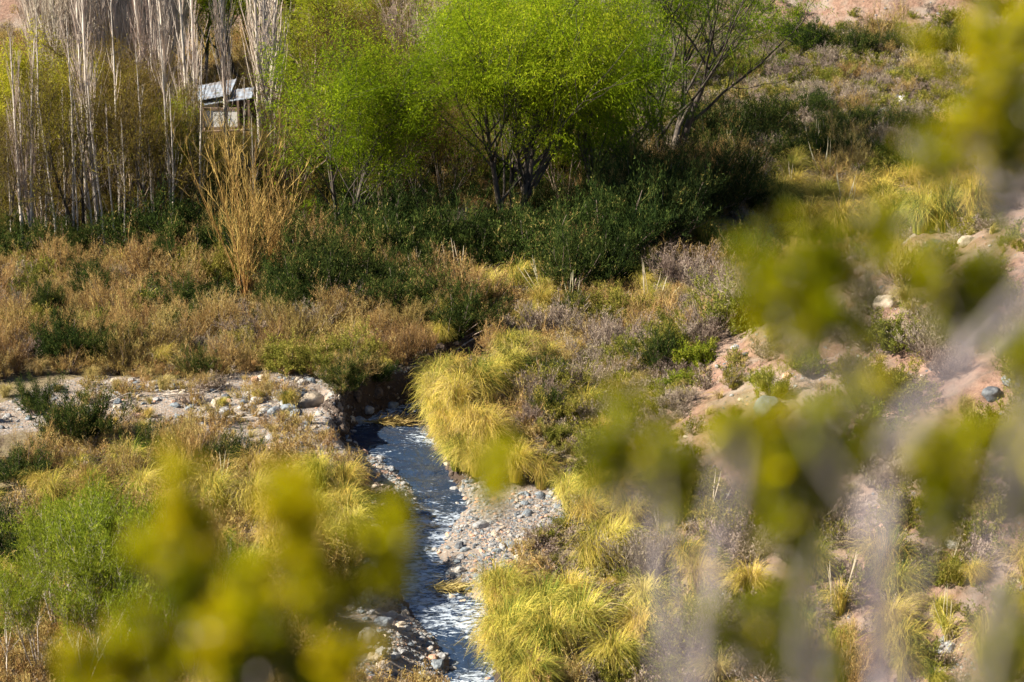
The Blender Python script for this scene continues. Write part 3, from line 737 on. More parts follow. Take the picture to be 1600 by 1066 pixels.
def put_tuft(p, s, rng, look, group, meshes=TUFT, var=None, zs=1.0):
    me = meshes[rng.integers(len(meshes)) if var is None else var]
    o = link('pampas_tuft' if meshes is not TUFT_DULL else 'grass_tuft', me)
    o.location = (p[0], p[1], p[2] - .03); o.rotation_euler = (rng.normal(0, .06), rng.normal(0, .06), rng.uniform(0, 6.28) if meshes is not TUFT else rng.normal(0, .7)); o.scale = (s, s * rng.uniform(.9, 1.1), s * zs)
    note(o, look, 'grass', group, (p[0], p[1], p[2] + .4 * s)); return o

# ------------------------------------------------------------------ scatter of shrubs and grasses by patch
rs = np.random.default_rng(77)
def size_word(s, lo, hi, words): return words[0] if s < lo else (words[2] if s > hi else words[1])
G_U = 'brown shrubs under the trees'; G_P = 'pampas grass tufts by the stream'; G_B = 'russet dry shrubs of the valley floor'; G_G = 'dark green broom shrubs'; G_S = 'grey mauve shrubs'; G_O = 'olive shrubs of the slope'; G_D = 'dull straw grass clumps'
MIX = {'haze': [('haze', .85), ('brown', .15)], 'brown': [('brown', .54), ('grey', .13), ('straw', .15), ('olive', .12), ('green', .06)], 'green': [('green', .60), ('brown', .14), ('grey', .09), ('olive', .08), ('straw', .09)], 'dark': [('dark', .58), ('brown', .14), ('green', .28)],
       'grey': [('grey', .62), ('olive', .16), ('brown', .12), ('straw', .10)], 'olive': [('olive', .65), ('grey', .2), ('straw', .15)], 'bright': [('bright', 1)]}
MIXLOOK = {'brown': ('russet dry shrub', G_B), 'grey': ('grey mauve shrub', G_S), 'straw': ('dull straw tuft', G_D), 'olive': ('olive shrub', G_O), 'green': ('dark green shrub', G_G)}
def patch_shrubs(kind, poly, n, smin, smax, mind, adj, group, zs=1.0, margin=.35):
    for p in pick(poly, n, rs, mind, margin=margin):
        s = rs.uniform(smin, smax)
        w = size_word((s - smin) / (smax - smin + 1e-6), .33, .7, ['small', 'middling', 'large'])
        r = rs.uniform(); kk = kind
        for q, pr in MIX[kind]:
            if r < pr: kk = q; break
            r -= pr
        if kk == kind: put_shrub(kind, p, s, rs, w + ' ' + adj, group, zs * rs.uniform(.8, 1.2))
        elif kk == 'straw': put_tuft(p, s * .9, rs, w + ' ' + MIXLOOK[kk][0], MIXLOOK[kk][1], TUFT if rs.uniform() < .5 else TUFT_DULL)
        else: put_shrub(kk, p, s * rs.uniform(.8, 1.1), rs, w + ' ' + MIXLOOK[kk][0], MIXLOOK[kk][1], zs)
def patch_tufts(poly, n, smin, smax, mind, adj, group, meshes=TUFT, margin=.12, zs=1.0):
    for p in pick(poly, n, rs, mind, margin=margin):
        s = rs.uniform(smin, smax)
        w = size_word((s - smin) / (smax - smin + 1e-6), .33, .7, ['small', 'middling', 'large'])
        mm = meshes
        if meshes is TUFT: q_ = rs.uniform(); mm = TUFT_DULL if q_ < .14 else (PLUMED if q_ < .24 else TUFT)
        put_tuft(p, s, rs, w + ' ' + (adj if mm is not PLUMED else adj.replace('tuft', 'plumed tuft')), group, mm, zs=zs)

# big bright mops on the right bank by the bend (pixel u, v of the base, scale)
for k, (u, v, s, vr) in enumerate([(712, 650, 1.35, 0), (742, 640, 1.5, 1), (772, 620, 1.3, 3), (800, 600, 1.1, 2), (700, 692, 1.05, 4), (735, 690, 1.2, 0), (735, 730, 1.05, 3), (768, 740, 1.1, 0), (805, 750, 1.0, 4), (845, 762, .8, 2),
                                   (880, 778, .7, 5), (760, 700, 1.1, 1), (790, 570, 1.0, 2), (820, 560, .9, 3), (890, 800, .9, 2), (915, 835, 1.15, 0), (930, 790, 1.1, 3), (925, 905, 1.1, 1), (950, 880, 1.2, 0),
                                   (812, 985, 1.0, 0), (800, 1020, 1.1, 4), (850, 985, 1.1, 1), (892, 955, 1.0, 3), (855, 1040, 1.1, 2), (795, 1060, 1.0, 0), (905, 1010, 1.1, 5), (960, 1060, 1.1, 0), (985, 835, 1.0, 3)]):
    g = gp(u, v); TAKEN.append((g[0], g[1], .9)); put_tuft(g, s, rs, ('large' if s > 1.1 else 'middling') + ' yellow grass mop', G_P, var=vr)
patch_tufts([(930, 760), (1120, 830), (1110, 940), (1010, 1010), (930, 930)], 22, .4, 1.05, .8, 'yellow grass tuft', G_P)
patch_tufts([(940, 930), (1000, 960), (1010, 1080), (800, 1090), (820, 1000)], 14, .6, 1.0, .9, 'yellow grass tuft', G_P)
patch_tufts([(1380, 880), (1620, 900), (1640, 1090), (1350, 1090)], 50, .4, 1.05, .7, 'yellow grass tuft', G_P)
patch_tufts([(1150, 900), (1380, 900), (1340, 1090), (1080, 1090)], 9, .6, 1.0, 1.1, 'yellow grass tuft', G_P)
patch_tufts([(1210, 300), (1560, 300), (1530, 345), (1400, 380), (1250, 375), (1190, 340)], 34, 1.1, 1.6, 1.5, 'pale yellow grass tuft', G_P)
patch_tufts([(1070, 365), (1220, 345), (1290, 392), (1180, 400), (1080, 405)], 9, .7, 1.1, 1.3, 'greenish grass tuft', G_P)
patch_tufts([(1240, 270), (1310, 290), (1270, 330), (1210, 320)], 4, 1.0, 1.3, 1.6, 'pale yellow grass tuft', G_P)
def edge_tufts(side, v0, v1, step, off, smin, smax, adj):
    E = ST_POLY[:len(ST)] if side == 'l' else ST_POLY[len(ST):][::-1]
    vs = np.array([q[0] for q in ST], float); o = np.argsort(vs); E = np.array(E)
    for v in np.arange(v0, v1, step):
        vv = v + rs.uniform(-.4, .4) * step
        x = np.interp(vv, vs[o], E[o, 0]); y = np.interp(vv, vs[o], E[o, 1]); x += (off if side == 'r' else -off) * rs.uniform(.8, 1.4)
        z = float(hz(x, y)[0]); z = max(z, base_floor(y) - .6); TAKEN.append((x, y, .6))
        put_tuft((x, y, z), rs.uniform(smin, smax), rs, adj, G_P)
edge_tufts('r', 622, 725, 10, .16, .9, 1.25, 'drooping yellow grass mop'.replace(' grass', ''))
edge_tufts('r', 722, 758, 8, .12, .75, .95, 'drooping yellow grass mop'.replace(' grass', ''))
edge_tufts('r', 985, 1100, 15, .2, .85, 1.1, 'drooping yellow grass mop'.replace(' grass', ''))
for (u, v, s) in [(708, 728, .9), (718, 744, .95), (730, 756, .9), (745, 762, .85)]:
    g = gp(u, v); put_tuft((g[0], g[1], max(g[2], base_floor(g[1]) - .45)), s, rs, 'draping yellow mop', G_P)
for (u, v, s) in [(1240, 312, 1.3), (1290, 335, 1.4), (1330, 328, 1.3), (1372, 335, 1.5), (1405, 345, 1.3), (1305, 370, 1.3), (1260, 388, 1.4), (1450, 330, 1.3), (1492, 335, 1.4), (1522, 347, 1.2), (1480, 362, 1.3), (1228, 342, 1.2), (1350, 364, 1.3), (1415, 372, 1.2)]:
    g = gp(u, v); TAKEN.append((g[0], g[1], 1.0)); put_tuft(g, s, rs, 'rounded pale yellow mop', G_P)
edge_tufts('l', 840, 930, 14, 1.0, .8, 1.0, 'drooping straw mop')
edge_tufts('l', 830, 930, 26, 1.6, .8, 1.05, 'drooping straw mop')
# left bank, lower left
patch_tufts([(380, 745), (430, 750), (475, 790), (505, 840), (500, 890), (490, 940), (420, 900), (380, 800)], 26, .75, 1.15, .75, 'straw coloured grass tuft', G_P)
patch_tufts([(-40, 750), (180, 745), (430, 745), (460, 900), (350, 1000), (-40, 1000)], 50, .65, 1.05, 1.1, 'straw coloured grass tuft', G_P)
patch_tufts([(380, 900), (490, 920), (500, 1000), (490, 1090), (300, 1090)], 12, .6, .95, 1.0, 'straw coloured grass tuft', G_P)
patch_tufts([(700, 440), (870, 440), (860, 500), (780, 480)], 7, .8, 1.1, 1.2, 'pale grass tuft', G_P)
patch_tufts([(820, 500), (1000, 450), (1030, 480), (900, 560), (830, 590)], 12, .6, .9, 1.0, 'pale grass tuft', G_P)
for (u, v, s) in [(220, 500, 1.1), (1105, 395, 1.2), (1110, 405, .8), (185, 430, .9)]:
    g = gp(u, v); TAKEN.append((g[0], g[1], .7)); put_tuft(g, s, rs, 'spiky pale green rosette', G_P, SPIKY)
for (u, v) in [(640, 445), (655, 452), (705, 455), (715, 450), (850, 470), (1010, 490), (1020, 492), (320, 380), (335, 385), (1140, 250), (1270, 245)]:
    g = gp(u, v); put_tuft(g, rs.uniform(.9, 1.15), rs, 'grass tuft with plumes', G_P, PLUMED)
_g = gp(385, 470); TAKEN.append((_g[0], _g[1], 1.5)); _g = gp(382, 492); TAKEN.append((_g[0], _g[1], 1.3))
# dark green broom band in front of the trees
band = [(170, 400), (260, 375), (420, 385), (470, 440), (520, 400), (640, 365), (760, 375), (900, 385), (960, 410), (930, 455), (870, 500), (760, 500), (640, 520), (520, 500), (400, 470), (300, 460), (200, 440)]
patch_shrubs('green', band, 74, .6, 1.45, 1.35, 'dark green shrub', G_G, 1.0)
patch_shrubs('green', [(240, 490), (340, 470), (520, 480), (560, 520), (480, 530), (300, 530)], 16, .6, 1.0, 1.1, 'dark green shrub', G_G)
patch_shrubs('green', [(600, 400), (960, 370), (1000, 400), (930, 440), (840, 470), (640, 440)], 10, .8, 1.2, 1.4, 'dark green shrub', G_G)
patch_shrubs('brown', [(1000, 262), (1180, 262), (1330, 245), (1330, 285), (1190, 310), (1020, 300)], 14, .8, 1.2, 1.5, 'golden brown shrub', G_B)
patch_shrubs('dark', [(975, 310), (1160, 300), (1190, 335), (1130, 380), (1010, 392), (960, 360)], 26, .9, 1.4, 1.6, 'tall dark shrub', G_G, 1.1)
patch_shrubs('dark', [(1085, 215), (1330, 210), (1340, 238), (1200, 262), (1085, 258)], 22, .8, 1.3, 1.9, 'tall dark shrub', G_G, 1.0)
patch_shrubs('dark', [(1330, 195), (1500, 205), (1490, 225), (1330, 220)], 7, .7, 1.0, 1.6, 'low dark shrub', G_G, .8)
patch_shrubs('green', [(1225, 72), (1420, 78), (1580, 60), (1580, 85), (1430, 100), (1230, 90)], 20, .8, 1.25, 2.0, 'dark shrub', G_G, 1.0)
patch_shrubs('green', [(1330, 255), (1480, 265), (1480, 300), (1330, 300)], 9, .8, 1.2, 1.5, 'dark green shrub', G_G)
patch_shrubs('green', [(-40, 370), (170, 380), (180, 420), (-40, 420)], 7, .6, 1.0, 1.4, 'dark green shrub', G_G)
patch_shrubs('haze', [(-60, 250), (400, 250), (480, 260), (480, 400), (-60, 410)], 60, .7, 1.25, 1.5, 'brown undergrowth shrub', G_U, 1.1)
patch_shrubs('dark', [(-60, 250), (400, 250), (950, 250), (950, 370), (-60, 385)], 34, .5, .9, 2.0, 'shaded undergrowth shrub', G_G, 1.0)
for (u, v, s) in [(55, 645, .45), (120, 700, .75), (540, 612, .45), (590, 600, .35), (360, 740, .5), (75, 500, .6), (150, 475, .7), (310, 590, .45), (860, 660, .45), (1030, 580, .6), (35, 760, .5), (25, 900, .7), (230, 720, .5)]:
    g = gp(u, v); TAKEN.append((g[0], g[1], .5)); put_shrub('green', g, s, rs, 'lone dark green bush', G_G, 1.15)
patch_shrubs('green', [(170, 400), (260, 380), (345, 385), (345, 450), (240, 455)], 9, 1.1, 1.5, 1.4, 'big dark green shrub', G_G)
patch_shrubs('dark', [(430, 265), (720, 255), (960, 260), (960, 335), (430, 335)], 34, 1.0, 1.5, 1.7, 'tall shaded shrub', G_G)
patch_shrubs('dark', [(-60, 300), (430, 300), (430, 380), (-60, 395)], 26, .8, 1.3, 1.7, 'shaded green shrub', G_G)
# russet band
patch_shrubs('brown', [(-40, 430), (170, 430), (300, 480), (520, 530), (640, 520), (780, 520), (770, 560), (690, 590), (540, 600), (420, 575), (300, 590), (160, 580), (-40, 600)], 150, .55, 1.0, .8, 'russet dry shrub', G_B)
patch_shrubs('brown', [(640, 500), (830, 500), (760, 560), (640, 580)], 14, .9, 1.3, 1.1, 'russet dry shrub', G_B)
patch_shrubs('brown', [(-40, 722), (330, 722), (420, 765), (-40, 790)], 26, .5, .8, .9, 'russet dry shrub', G_B)
patch_shrubs('brown', [(-40, 780), (140, 780), (100, 960), (-40, 960)], 14, .6, .9, 1.0, 'russet dry shrub', G_B)
patch_shrubs('brown', [(460, 395), (560, 400), (700, 440), (860, 440), (780, 500), (500, 480)], 16, .7, 1.1, 1.3, 'golden brown shrub', G_B)
for (u, v, s) in [(470, 450, .9), (500, 415, 1.1), (560, 440, .9), (650, 400, .8), (345, 440, .8), (255, 415, .8), (575, 395, .9), (700, 475, 1.0), (740, 500, 1.1), (938, 368, 1.25), (925, 372, 1.1), (955, 372, 1.0), (490, 445, 1.1), (512, 430, 1.0), (1080, 300, 1.1), (1375, 75, 1.5)]:
    g = gp(u, v); TAKEN.append((g[0], g[1], .9)); put_shrub('brown', g, s, rs, 'tall golden bush', G_B, 1.1)
# grey mauve and olive brush on the right
rb = [(860, 520), (1000, 440), (1180, 430), (1180, 510), (1050, 560), (980, 640), (920, 740), (860, 760), (820, 660), (800, 600)]
patch_shrubs('brown', rb, 16, .5, .9, .85, 'russet dry shrub', G_B)
patch_shrubs('grey', rb, 28, .6, 1.15, .85, 'grey mauve shrub', G_S)
patch_shrubs('olive', rb, 48, .6, 1.15, .75, 'low olive shrub', G_O)
patch_shrubs('grey', [(1190, 430), (1480, 400), (1600, 430), (1640, 760), (1400, 760), (1300, 560)], 14, .5, .95, 1.2, 'grey mauve shrub', G_S)
patch_shrubs('olive', [(1190, 430), (1480, 400), (1600, 430), (1640, 760), (1300, 760), (1200, 560)], 24, .4, .9, 1.1, 'low olive shrub', G_O)
patch_shrubs('olive', [(960, 640), (1330, 560), (1350, 780), (1000, 760)], 20, .3, .6, .8, 'scattered olive shrub', G_O)
patch_shrubs('grey', [(960, 640), (1330, 560), (1350, 780), (1000, 760)], 10, .4, .8, .9, 'scattered mauve shrub', G_S)
patch_shrubs('grey', [(960, 860), (1380, 780), (1380, 1090), (980, 1090)], 40, .6, 1.0, .8, 'grey mauve shrub', G_S)
patch_shrubs('olive', [(1000, 760), (1400, 720), (1640, 960), (1640, 1090), (980, 1090)], 30, .5, .9, .9, 'low olive shrub', G_O)
patch_shrubs('grey', [(560, 430), (900, 420), (880, 470), (600, 470)], 14, .7, 1.0, 1.2, 'silvery dead shrub', G_S)
patch_shrubs('grey', [(-40, 480), (160, 470), (200, 560), (-40, 570)], 14, .6, .9, 1.0, 'grey mauve shrub', G_S)
for (u, v, s) in [(1085, 575, .8), (1100, 570, .6), (1265, 585, .7), (1185, 600, .4), (1340, 640, .8), (1370, 690, .9), (1060, 605, .5), (800, 385, 1.3), (790, 372, 1.0)]:
    g = gp(u, v); TAKEN.append((g[0], g[1], .5)); put_shrub('bright', g, s, rs, 'fresh green bush', 'fresh green bushes')
# the far meadow
mead = [(1150, 85), (1240, 80), (1500, 95), (1640, 90), (1640, 300), (1400, 300), (1330, 190), (1150, 170)]
patch_shrubs('grey', mead, 90, .8, 1.3, 1.7, 'mauve meadow shrub', G_S, .8)
patch_shrubs('brown', mead, 70, .6, 1.0, 1.5, 'tan meadow shrub', G_B, .8)
patch_tufts(mead, 110, .8, 1.2, 1.5, 'pale meadow tuft', G_P, TUFT, zs=.8)
patch_shrubs('grey', [(1180, 240), (1640, 240), (1600, 330), (1180, 300)], 42, .8, 1.2, 1.4, 'mauve grey shrub', G_S)
patch_shrubs('brown', [(1180, 230), (1640, 240), (1600, 330), (1180, 330)], 30, .7, 1.0, 1.3, 'tan brown shrub', G_B)
patch_shrubs('brown', [(1040, 410), (1270, 410), (1200, 450), (1040, 440)], 10, .6, .9, 1.0, 'russet dry shrub', G_B)
patch_shrubs('olive', [(1430, -10), (1640, -20), (1640, 40), (1480, 45)], 12, .9, 1.4, 2.2, 'hillside shrub', G_O)
patch_tufts([(-40, 560), (120, 560), (160, 640), (-40, 690)], 10, .4, .7, 1.0, 'pale yellow grass clump', G_D, TUFT_DULL)
patch_tufts([(-40, 440), (400, 470), (420, 600), (-40, 640)], 34, .5, .8, 1.0, 'dull straw grass clump', G_D, TUFT_DULL)
patch_tufts([(860, 560), (1600, 420), (1600, 1060), (950, 1060)], 46, .45, .85, .9, 'dull straw grass clump', G_D, TUFT_DULL)
patch_tufts([(120, 640), (480, 600), (500, 690), (120, 690)], 9, .25, .5, .9, 'tiny yellow green clump', G_D, TUFT)

# ------------------------------------------------------------------ ground cover nobody could count
def build_cover():
    rng = np.random.default_rng(9)
    protos = []
    for i in range(3): protos.append(tuft_mesh(60 + i, M['straw_dull'], H=.34, R=.3, n=70, wid=.016, green=.1))
    for i in range(3): protos.append(shrub(300 + i, M['brown'], H=.4, R=.4, ns=12, n1=5, n2=4, lf=4, lsize=.04, lwid=.011)[1])
    for i in range(3): protos.append(shrub(310 + i, M['grey'], H=.36, R=.42, ns=12, n1=5, n2=4, lf=3, lsize=.045, lwid=.014)[1])
    for i in range(2): protos.append(shrub(320 + i, M['olive'], H=.34, R=.42, ns=12, n1=5, n2=4, lf=4, lsize=.045, lwid=.02)[1])
    A = rng.uniform((-12, 22), (22, 62), (24000, 2)); B = rng.uniform((-32, 58), (42, 140), (26000, 2)); C = rng.uniform((-60, 125), (80, 190), (5000, 2))
    q = np.concatenate((A, B, C)); x, y = q[:, 0], q[:, 1]
    db = np.minimum(np.minimum(sdist(x, y, BAR_R), sdist(x, y, BAR_L)), np.minimum(sdist(x, y, BAR_B), sdist(x, y, BAR_F)))
    ds = np.minimum(np.minimum(sdist(x, y, ST_POLY), seg_dist(x, y, UP_LINE, False, UP_W)), db)
    dro = -sdist(x, y, ROCKY); dr = -sdist(x, y, RIGHTPOLY)
    nz = fbm(x * .35, y * .35, 3, 83); n2 = fbm(x * 1.3, y * 1.3, 2, 85)
    pr = np.where((ds < .25) | ((ds < .8) & (x < 0) & (y > 40)), 0, 1.0) * np.where(dro > -.2, .12, 1.0)
    slope = sst(1.0, 3.5, dr) * (1 - sst(84, 92, y))
    pr *= 1 - slope * (.80 + .22 * (nz < .1)) * np.where(y < 40, .72, 1)
    kr = sst(6, 14, x); pr *= 1 - .93 * sst(126, 129, y) * (1 - sst(144, 150, y)) * kr
    pr *= 1 - .6 * sst(122, 126, y) * (1 - kr)
    k = rng.uniform(size=len(q)) < pr * (.75 + .5 * n2); q = q[k]; x, y, nz, dr, n2 = x[k], y[k], nz[k], dr[k], n2[k]; N = len(q)
    r = rng.uniform(size=N) + .35 * n2
    rt = (dr > -1) | ((x > 6) & (y > 80))
    idx = np.where(r < .38, rng.integers(0, 3, N), np.where(r < .75, np.where(rt, rng.integers(6, 9, N), rng.integers(3, 6, N)), np.where(rt, rng.integers(9, 11, N), np.where(r < .9, rng.integers(3, 6, N), rng.integers(6, 9, N)))))
    s = rng.uniform(.6, 1.25, N) * (1 + .5 * sst(60, 120, y)) 
    scatter_stuff('ground_cover', np.column_stack((q, hz(x, y) - .03)), np.stack((np.zeros(N), np.zeros(N), rng.uniform(0, 6.28, N)), 1), np.stack((s, s, s * rng.uniform(.7, 1.2, N)), 1), idx, protos,
                  'low dry grass and twiggy scrub covering the valley floor', 'ground cover')
build_cover()
# ------------------------------------------------------------------ trees
def tree(seed, H, R, bark, fol, trunks=1, limbs=9, fork=.22, n1=9, n2=8, n3=0, lf=20, lsize=.11, lwid=.028, hang=.6, droop=-.5, spread=.14, limb_el=.75, tr=.12, twigw=.012, lean=0.0, uplimb=.5, limb_tone=.5, twigmat=None, crown_z=None, tint0=.5, spr=.28):
    """trunk mesh with limbs and a crown mesh of twigs and leaf blades"""
    rng = np.random.default_rng(seed); mt = MB(); mc = MB()
    fz = H * fork
    az = rng.uniform(0, 6.28, trunks); sp = 0 if trunks == 1 else spr
    D = np.stack((np.cos(az) * sp + lean, np.sin(az) * sp, np.ones(trunks)), 1)
    P = shoots(np.stack((np.cos(az) * tr * (trunks > 1), np.sin(az) * tr * (trunks > 1), np.full(trunks, -.15)), 1), D, np.full(trunks, H * .62), 8, rng, .06, .3)
    rr = tr / trunks ** .4
    tubes(mt, P, np.linspace(1.15, .35, 8)[None] * rr * rng.uniform(.8, 1.1, trunks)[:, None], .5, 0, 7)
    t0 = fork / .62
    p, d, ix, t = spawn(P, limbs, t0, 1.0, limb_el, rng, .15, .18)
    LL = R * (1.25 - .45 * (t - t0) / (1 - t0)) * rng.uniform(.75, 1.15, len(ix))
    L1 = shoots(p, d, LL, 8, rng, .10, uplimb)
    tubes(mt, L1, np.linspace(1, .22, 8)[None] * (rr * .48 * (1 - .45 * t))[:, None], .5, 0, 5)
    p, d, i1, t = spawn(L1, n1, .25, 1.0, .6, rng, .2, .2)
    L2 = shoots(p, d, LL[i1] * .42 * rng.uniform(.6, 1.2, len(i1)), 6, rng, .14, .3)
    tubes(mc if twigmat else mt, L2, np.linspace(1, .3, 6)[None] * np.full((len(L2), 1), rr * .13), .5, 1 if twigmat else 0, 3)
    p, d, i2, t = spawn(L2, n2, .15, 1.0, .65, rng, 0, .25)
    L3 = shoots(p, d, (LL[i1] * .24)[i2] * rng.uniform(.6, 1.3, len(i2)), 5, rng, .16, droop)
    ribbons(mc, L3, np.broadcast_to(np.linspace(1, .4, 5) * twigw, (len(L3), 5)), rng.uniform(.1, .6, len(L3)), 1 if twigmat else 0, rng)
    if lf:
        tone = rng.uniform(-.25, .25, len(L1))[i1] + rng.uniform(-.12, .12, len(L2)); tone = tone[i2] + tint0
        leaves(mc, L3, lf, lsize, lwid, rng, spread, hang, lambda i, r: np.clip(tone[i] + r.normal(0, .13, len(i)), 0, 1))
    return mt.mesh('trunk', [bark], True), mc.mesh('crown', [fol] + ([twigmat] if twigmat else []))

def poplar(seed, H, stems=1, n=44, bark=None, tw=None, R=.5, tr=.09, sub=7, w=.014):
    """bare fastigiate poplar: straight trunk and steep thin branches"""
    rng = np.random.default_rng(seed); mt = MB(); mc = MB()
    P0 = np.stack((rng.normal(0, .16 * (stems > 1), stems), rng.normal(0, .16 * (stems > 1), stems), np.full(stems, -.15)), 1)
    D = np.stack((rng.normal(0, .035, stems), rng.normal(0, .035, stems), np.ones(stems)), 1)
    HS = H * rng.uniform(.8, 1.0, stems)
    P = shoots(P0, D, HS, 12, rng, .018, .1)
    tubes(mt, P, np.linspace(1.1, .18, 12)[None] * tr * rng.uniform(.75, 1.1, stems)[:, None], .5, 0, 6)
    p, d, ix, t = spawn(P, n, .16, .97, .38, rng, .25, .1)
    LL = (1 - t) * H * .22 + R * rng.uniform(.8, 1.8, len(ix))
    L1 = shoots(p, d, LL, 7, rng, .05, .9)
    tubes(mc, L1, np.linspace(1, .3, 7)[None] * (tr * .27 * (1.2 - .6 * t))[:, None], rng.uniform(.3, 1, len(L1)), 0, 3)
    p, d, i1, t = spawn(L1, sub, .1, 1, .4, rng, .3, .12)
    L2 = shoots(p, d, LL[i1] * .4 * rng.uniform(.5, 1.2, len(i1)), 4, rng, .07, .6)
    ribbons(mc, L2, np.broadcast_to(np.linspace(1, .4, 4) * w, (len(L2), 4)), rng.uniform(.1, 1, len(L2)), 0, rng)
    return mt.mesh('trunk', [bark or M['palebark']], True), mc.mesh('crown', [tw or M['paletwig']])

def put_tree(meshes, u, v, s, label, cat, group, name, rot=None, sz=1.0, at=None):
    g = gp(u, v) if at is None else np.array((at[0], at[1], float(hz(at[0], at[1])[0])))
    r = link(name, None); r.location = g; r.scale = (s, s, s * sz); r.rotation_euler = (0, 0, rt.uniform(0, 6.28) if rot is None else rot)
    link('trunk', meshes[0], r); link('crown', meshes[1], r)
    if isinstance(label, tuple): note(r, label[0], cat, group, g + [0, 0, 1])
    else: tag(r, label, cat, group)
    return r
rt = np.random.default_rng(404)

# green willows, each its own mesh for the large ones
W = {}
W['main'] = tree(1, 10.2, 5.7, M['darkbark'], M['willow'], trunks=4, limbs=14, fork=.09, n1=12, n2=10, lf=19, lsize=.13, lwid=.024, hang=.7, limb_el=.85, tr=.24, uplimb=.5, spread=.13, droop=-.45, tint0=.62)
W['slender'] = tree(12, 8.2, 3.4, M['darkbark'], M['willow'], trunks=3, limbs=12, fork=.12, n1=10, n2=10, lf=10, lsize=.12, lwid=.026, hang=.5, limb_el=.65, tr=.12, uplimb=.6, spread=.14, droop=-.2, tint0=.6)
W['side'] = tree(3, 8.2, 3.0, M['darkbark'], M['willow'], trunks=2, limbs=10, fork=.15, n1=11, n2=10, lf=11, lsize=.13, lwid=.026, hang=.8, limb_el=.7, tr=.16, uplimb=.4, spread=.15, droop=-.5, tint0=.42)
W['spread'] = tree(4, 9.0, 7.0, M['darkbark'], M['willow'], trunks=5, limbs=7, fork=.16, n1=9, n2=9, lf=17, lsize=.12, lwid=.026, hang=.9, limb_el=.62, tr=.36, uplimb=.25, spr=.5, spread=.12, droop=-.7, tint0=.25)
W['yellow'] = tree(5, 8.5, 3.2, M['midbark'], M['willow_y'], trunks=2, limbs=10, fork=.15, n1=10, n2=9, lf=8, lsize=.13, lwid=.03, hang=.3, limb_el=.6, tr=.12, uplimb=.6, spread=.12, droop=.1)
W['haze'] = tree(6, 7.5, 3.0, M['darkbark'], M['haze_twig'], trunks=3, limbs=8, fork=.12, n1=9, n2=7, lf=3, lsize=.10, lwid=.024, hang=.0, limb_el=.7, tr=.10, uplimb=.5, spread=.1, droop=.1, twigw=.016)
W['haze2'] = tree(7, 7.5, 2.8, M['midbark'], M['haze_twig'], trunks=4, limbs=7, fork=.12, n1=8, n2=7, lf=3, lsize=.10, lwid=.022, hang=.2, limb_el=.6, tr=.09, uplimb=.5, spread=.1, droop=.2, twigw=.016)
W['bare'] = tree(8, 8.5, 2.8, M['midbark'], M['paletwig'], trunks=1, limbs=12, fork=.3, n1=9, n2=7, lf=0, limb_el=.55, tr=.10, uplimb=.6, twigw=.014, droop=.3)
W['fresh'] = tree(9, 8.5, 3.6, M['darkbark'], M['willow'], trunks=2, limbs=11, fork=.15, n1=11, n2=10, lf=10, lsize=.13, lwid=.028, hang=.4, limb_el=.7, tr=.15, uplimb=.6, spread=.15, droop=-.1, tint0=.68)
PO = [poplar(20 + i, 15, [1, 1, 2, 3, 1, 2][i], n=[60, 44, 40, 44, 66, 44][i], R=.5, tr=.10) for i in range(6)]
POY = [poplar(40 + i, 13, 2, n=44, R=.7, bark=M['midbark'], tw=M['haze_twig']) for i in range(2)]
POB = [poplar(80 + i, 15, [1, 2, 3, 1][i], n=[80, 60, 45, 90][i], R=.5, tr=.075, bark=M['backbark'], sub=9, w=.022) for i in range(4)]
SAPL = [poplar(60 + i, 11, 1, n=16, R=.3, tr=.07, sub=4) for i in range(3)]

GW = 'green willows'; GPp = 'bare pale poplars'; GH = 'budding olive brown trees'
put_tree(W['main'], 797, 364, .93, 'largest bright green willow with dark forked trunk, centre of the grove', 'willow', GW, 'willow_tree', 0.6)
put_tree(W['slender'], 530, 388, 1.0, 'slender bright green willow with thin forked trunk left of the largest willow', 'willow', GW, 'willow_tree', 5.1)
put_tree(W['side'], 935, 345, .95, 'deeper green willow leaning against the right side of the largest willow', 'willow', GW, 'willow_tree', 1.0)
put_tree(W['side'], 985, 300, .9, 'feathery green willow between the largest willow and the dark spreading tree', 'willow', GW, 'willow_tree', 3.3)
put_tree(W['spread'], 1045, 262, 1.05, 'dark sparse willow with bare limbs spreading over the right thicket', 'willow', GW, 'willow_tree', 4.4)
put_tree(W['haze'], 640, 330, 1.0, 'brownish budding tree behind the gap left of the largest willow', 'tree', GH, 'budding_tree', 0.5)
put_tree(W['haze2'], 715, 290, .9, 'olive budding tree just behind the left half of the largest willow', 'tree', GH, 'budding_tree', 1.5)
put_tree(W['fresh'], 820, 240, 1.1, 'tall yellow green willow behind the top of the largest willow', 'willow', GW, 'willow_tree', 2.5)
put_tree(W['haze'], 590, 250, 1.05, 'brownish budding tree behind the slender willow on its right', 'tree', GH, 'budding_tree', 1.3)
put_tree(W['yellow'], 500, 230, 1.1, 'yellowish budding tree behind the slender willow on its left', 'tree', GH, 'budding_tree', 3.0)
put_tree(W['haze2'], 450, 215, .85, 'olive budding tree between the shed and the slender willow', 'tree', GH, 'budding_tree', 5.0)
put_tree(W['yellow'], 30, 345, .95, 'yellow green tree at the left photo edge beside a pale poplar', 'tree', GH, 'budding_tree', 0.2)
put_tree(W['yellow'], 95, 350, .8, 'yellow green tree second from the left photo edge', 'tree', GH, 'budding_tree', 2.2)
put_tree(W['yellow'], 175, 320, .8, 'yellow green tree between the left poplars', 'tree', GH, 'budding_tree', 4.1)
put_tree(W['yellow'], 235, 345, .62, 'short yellow green tree left of the dense poplar clump', 'tree', GH, 'budding_tree', 1.1)
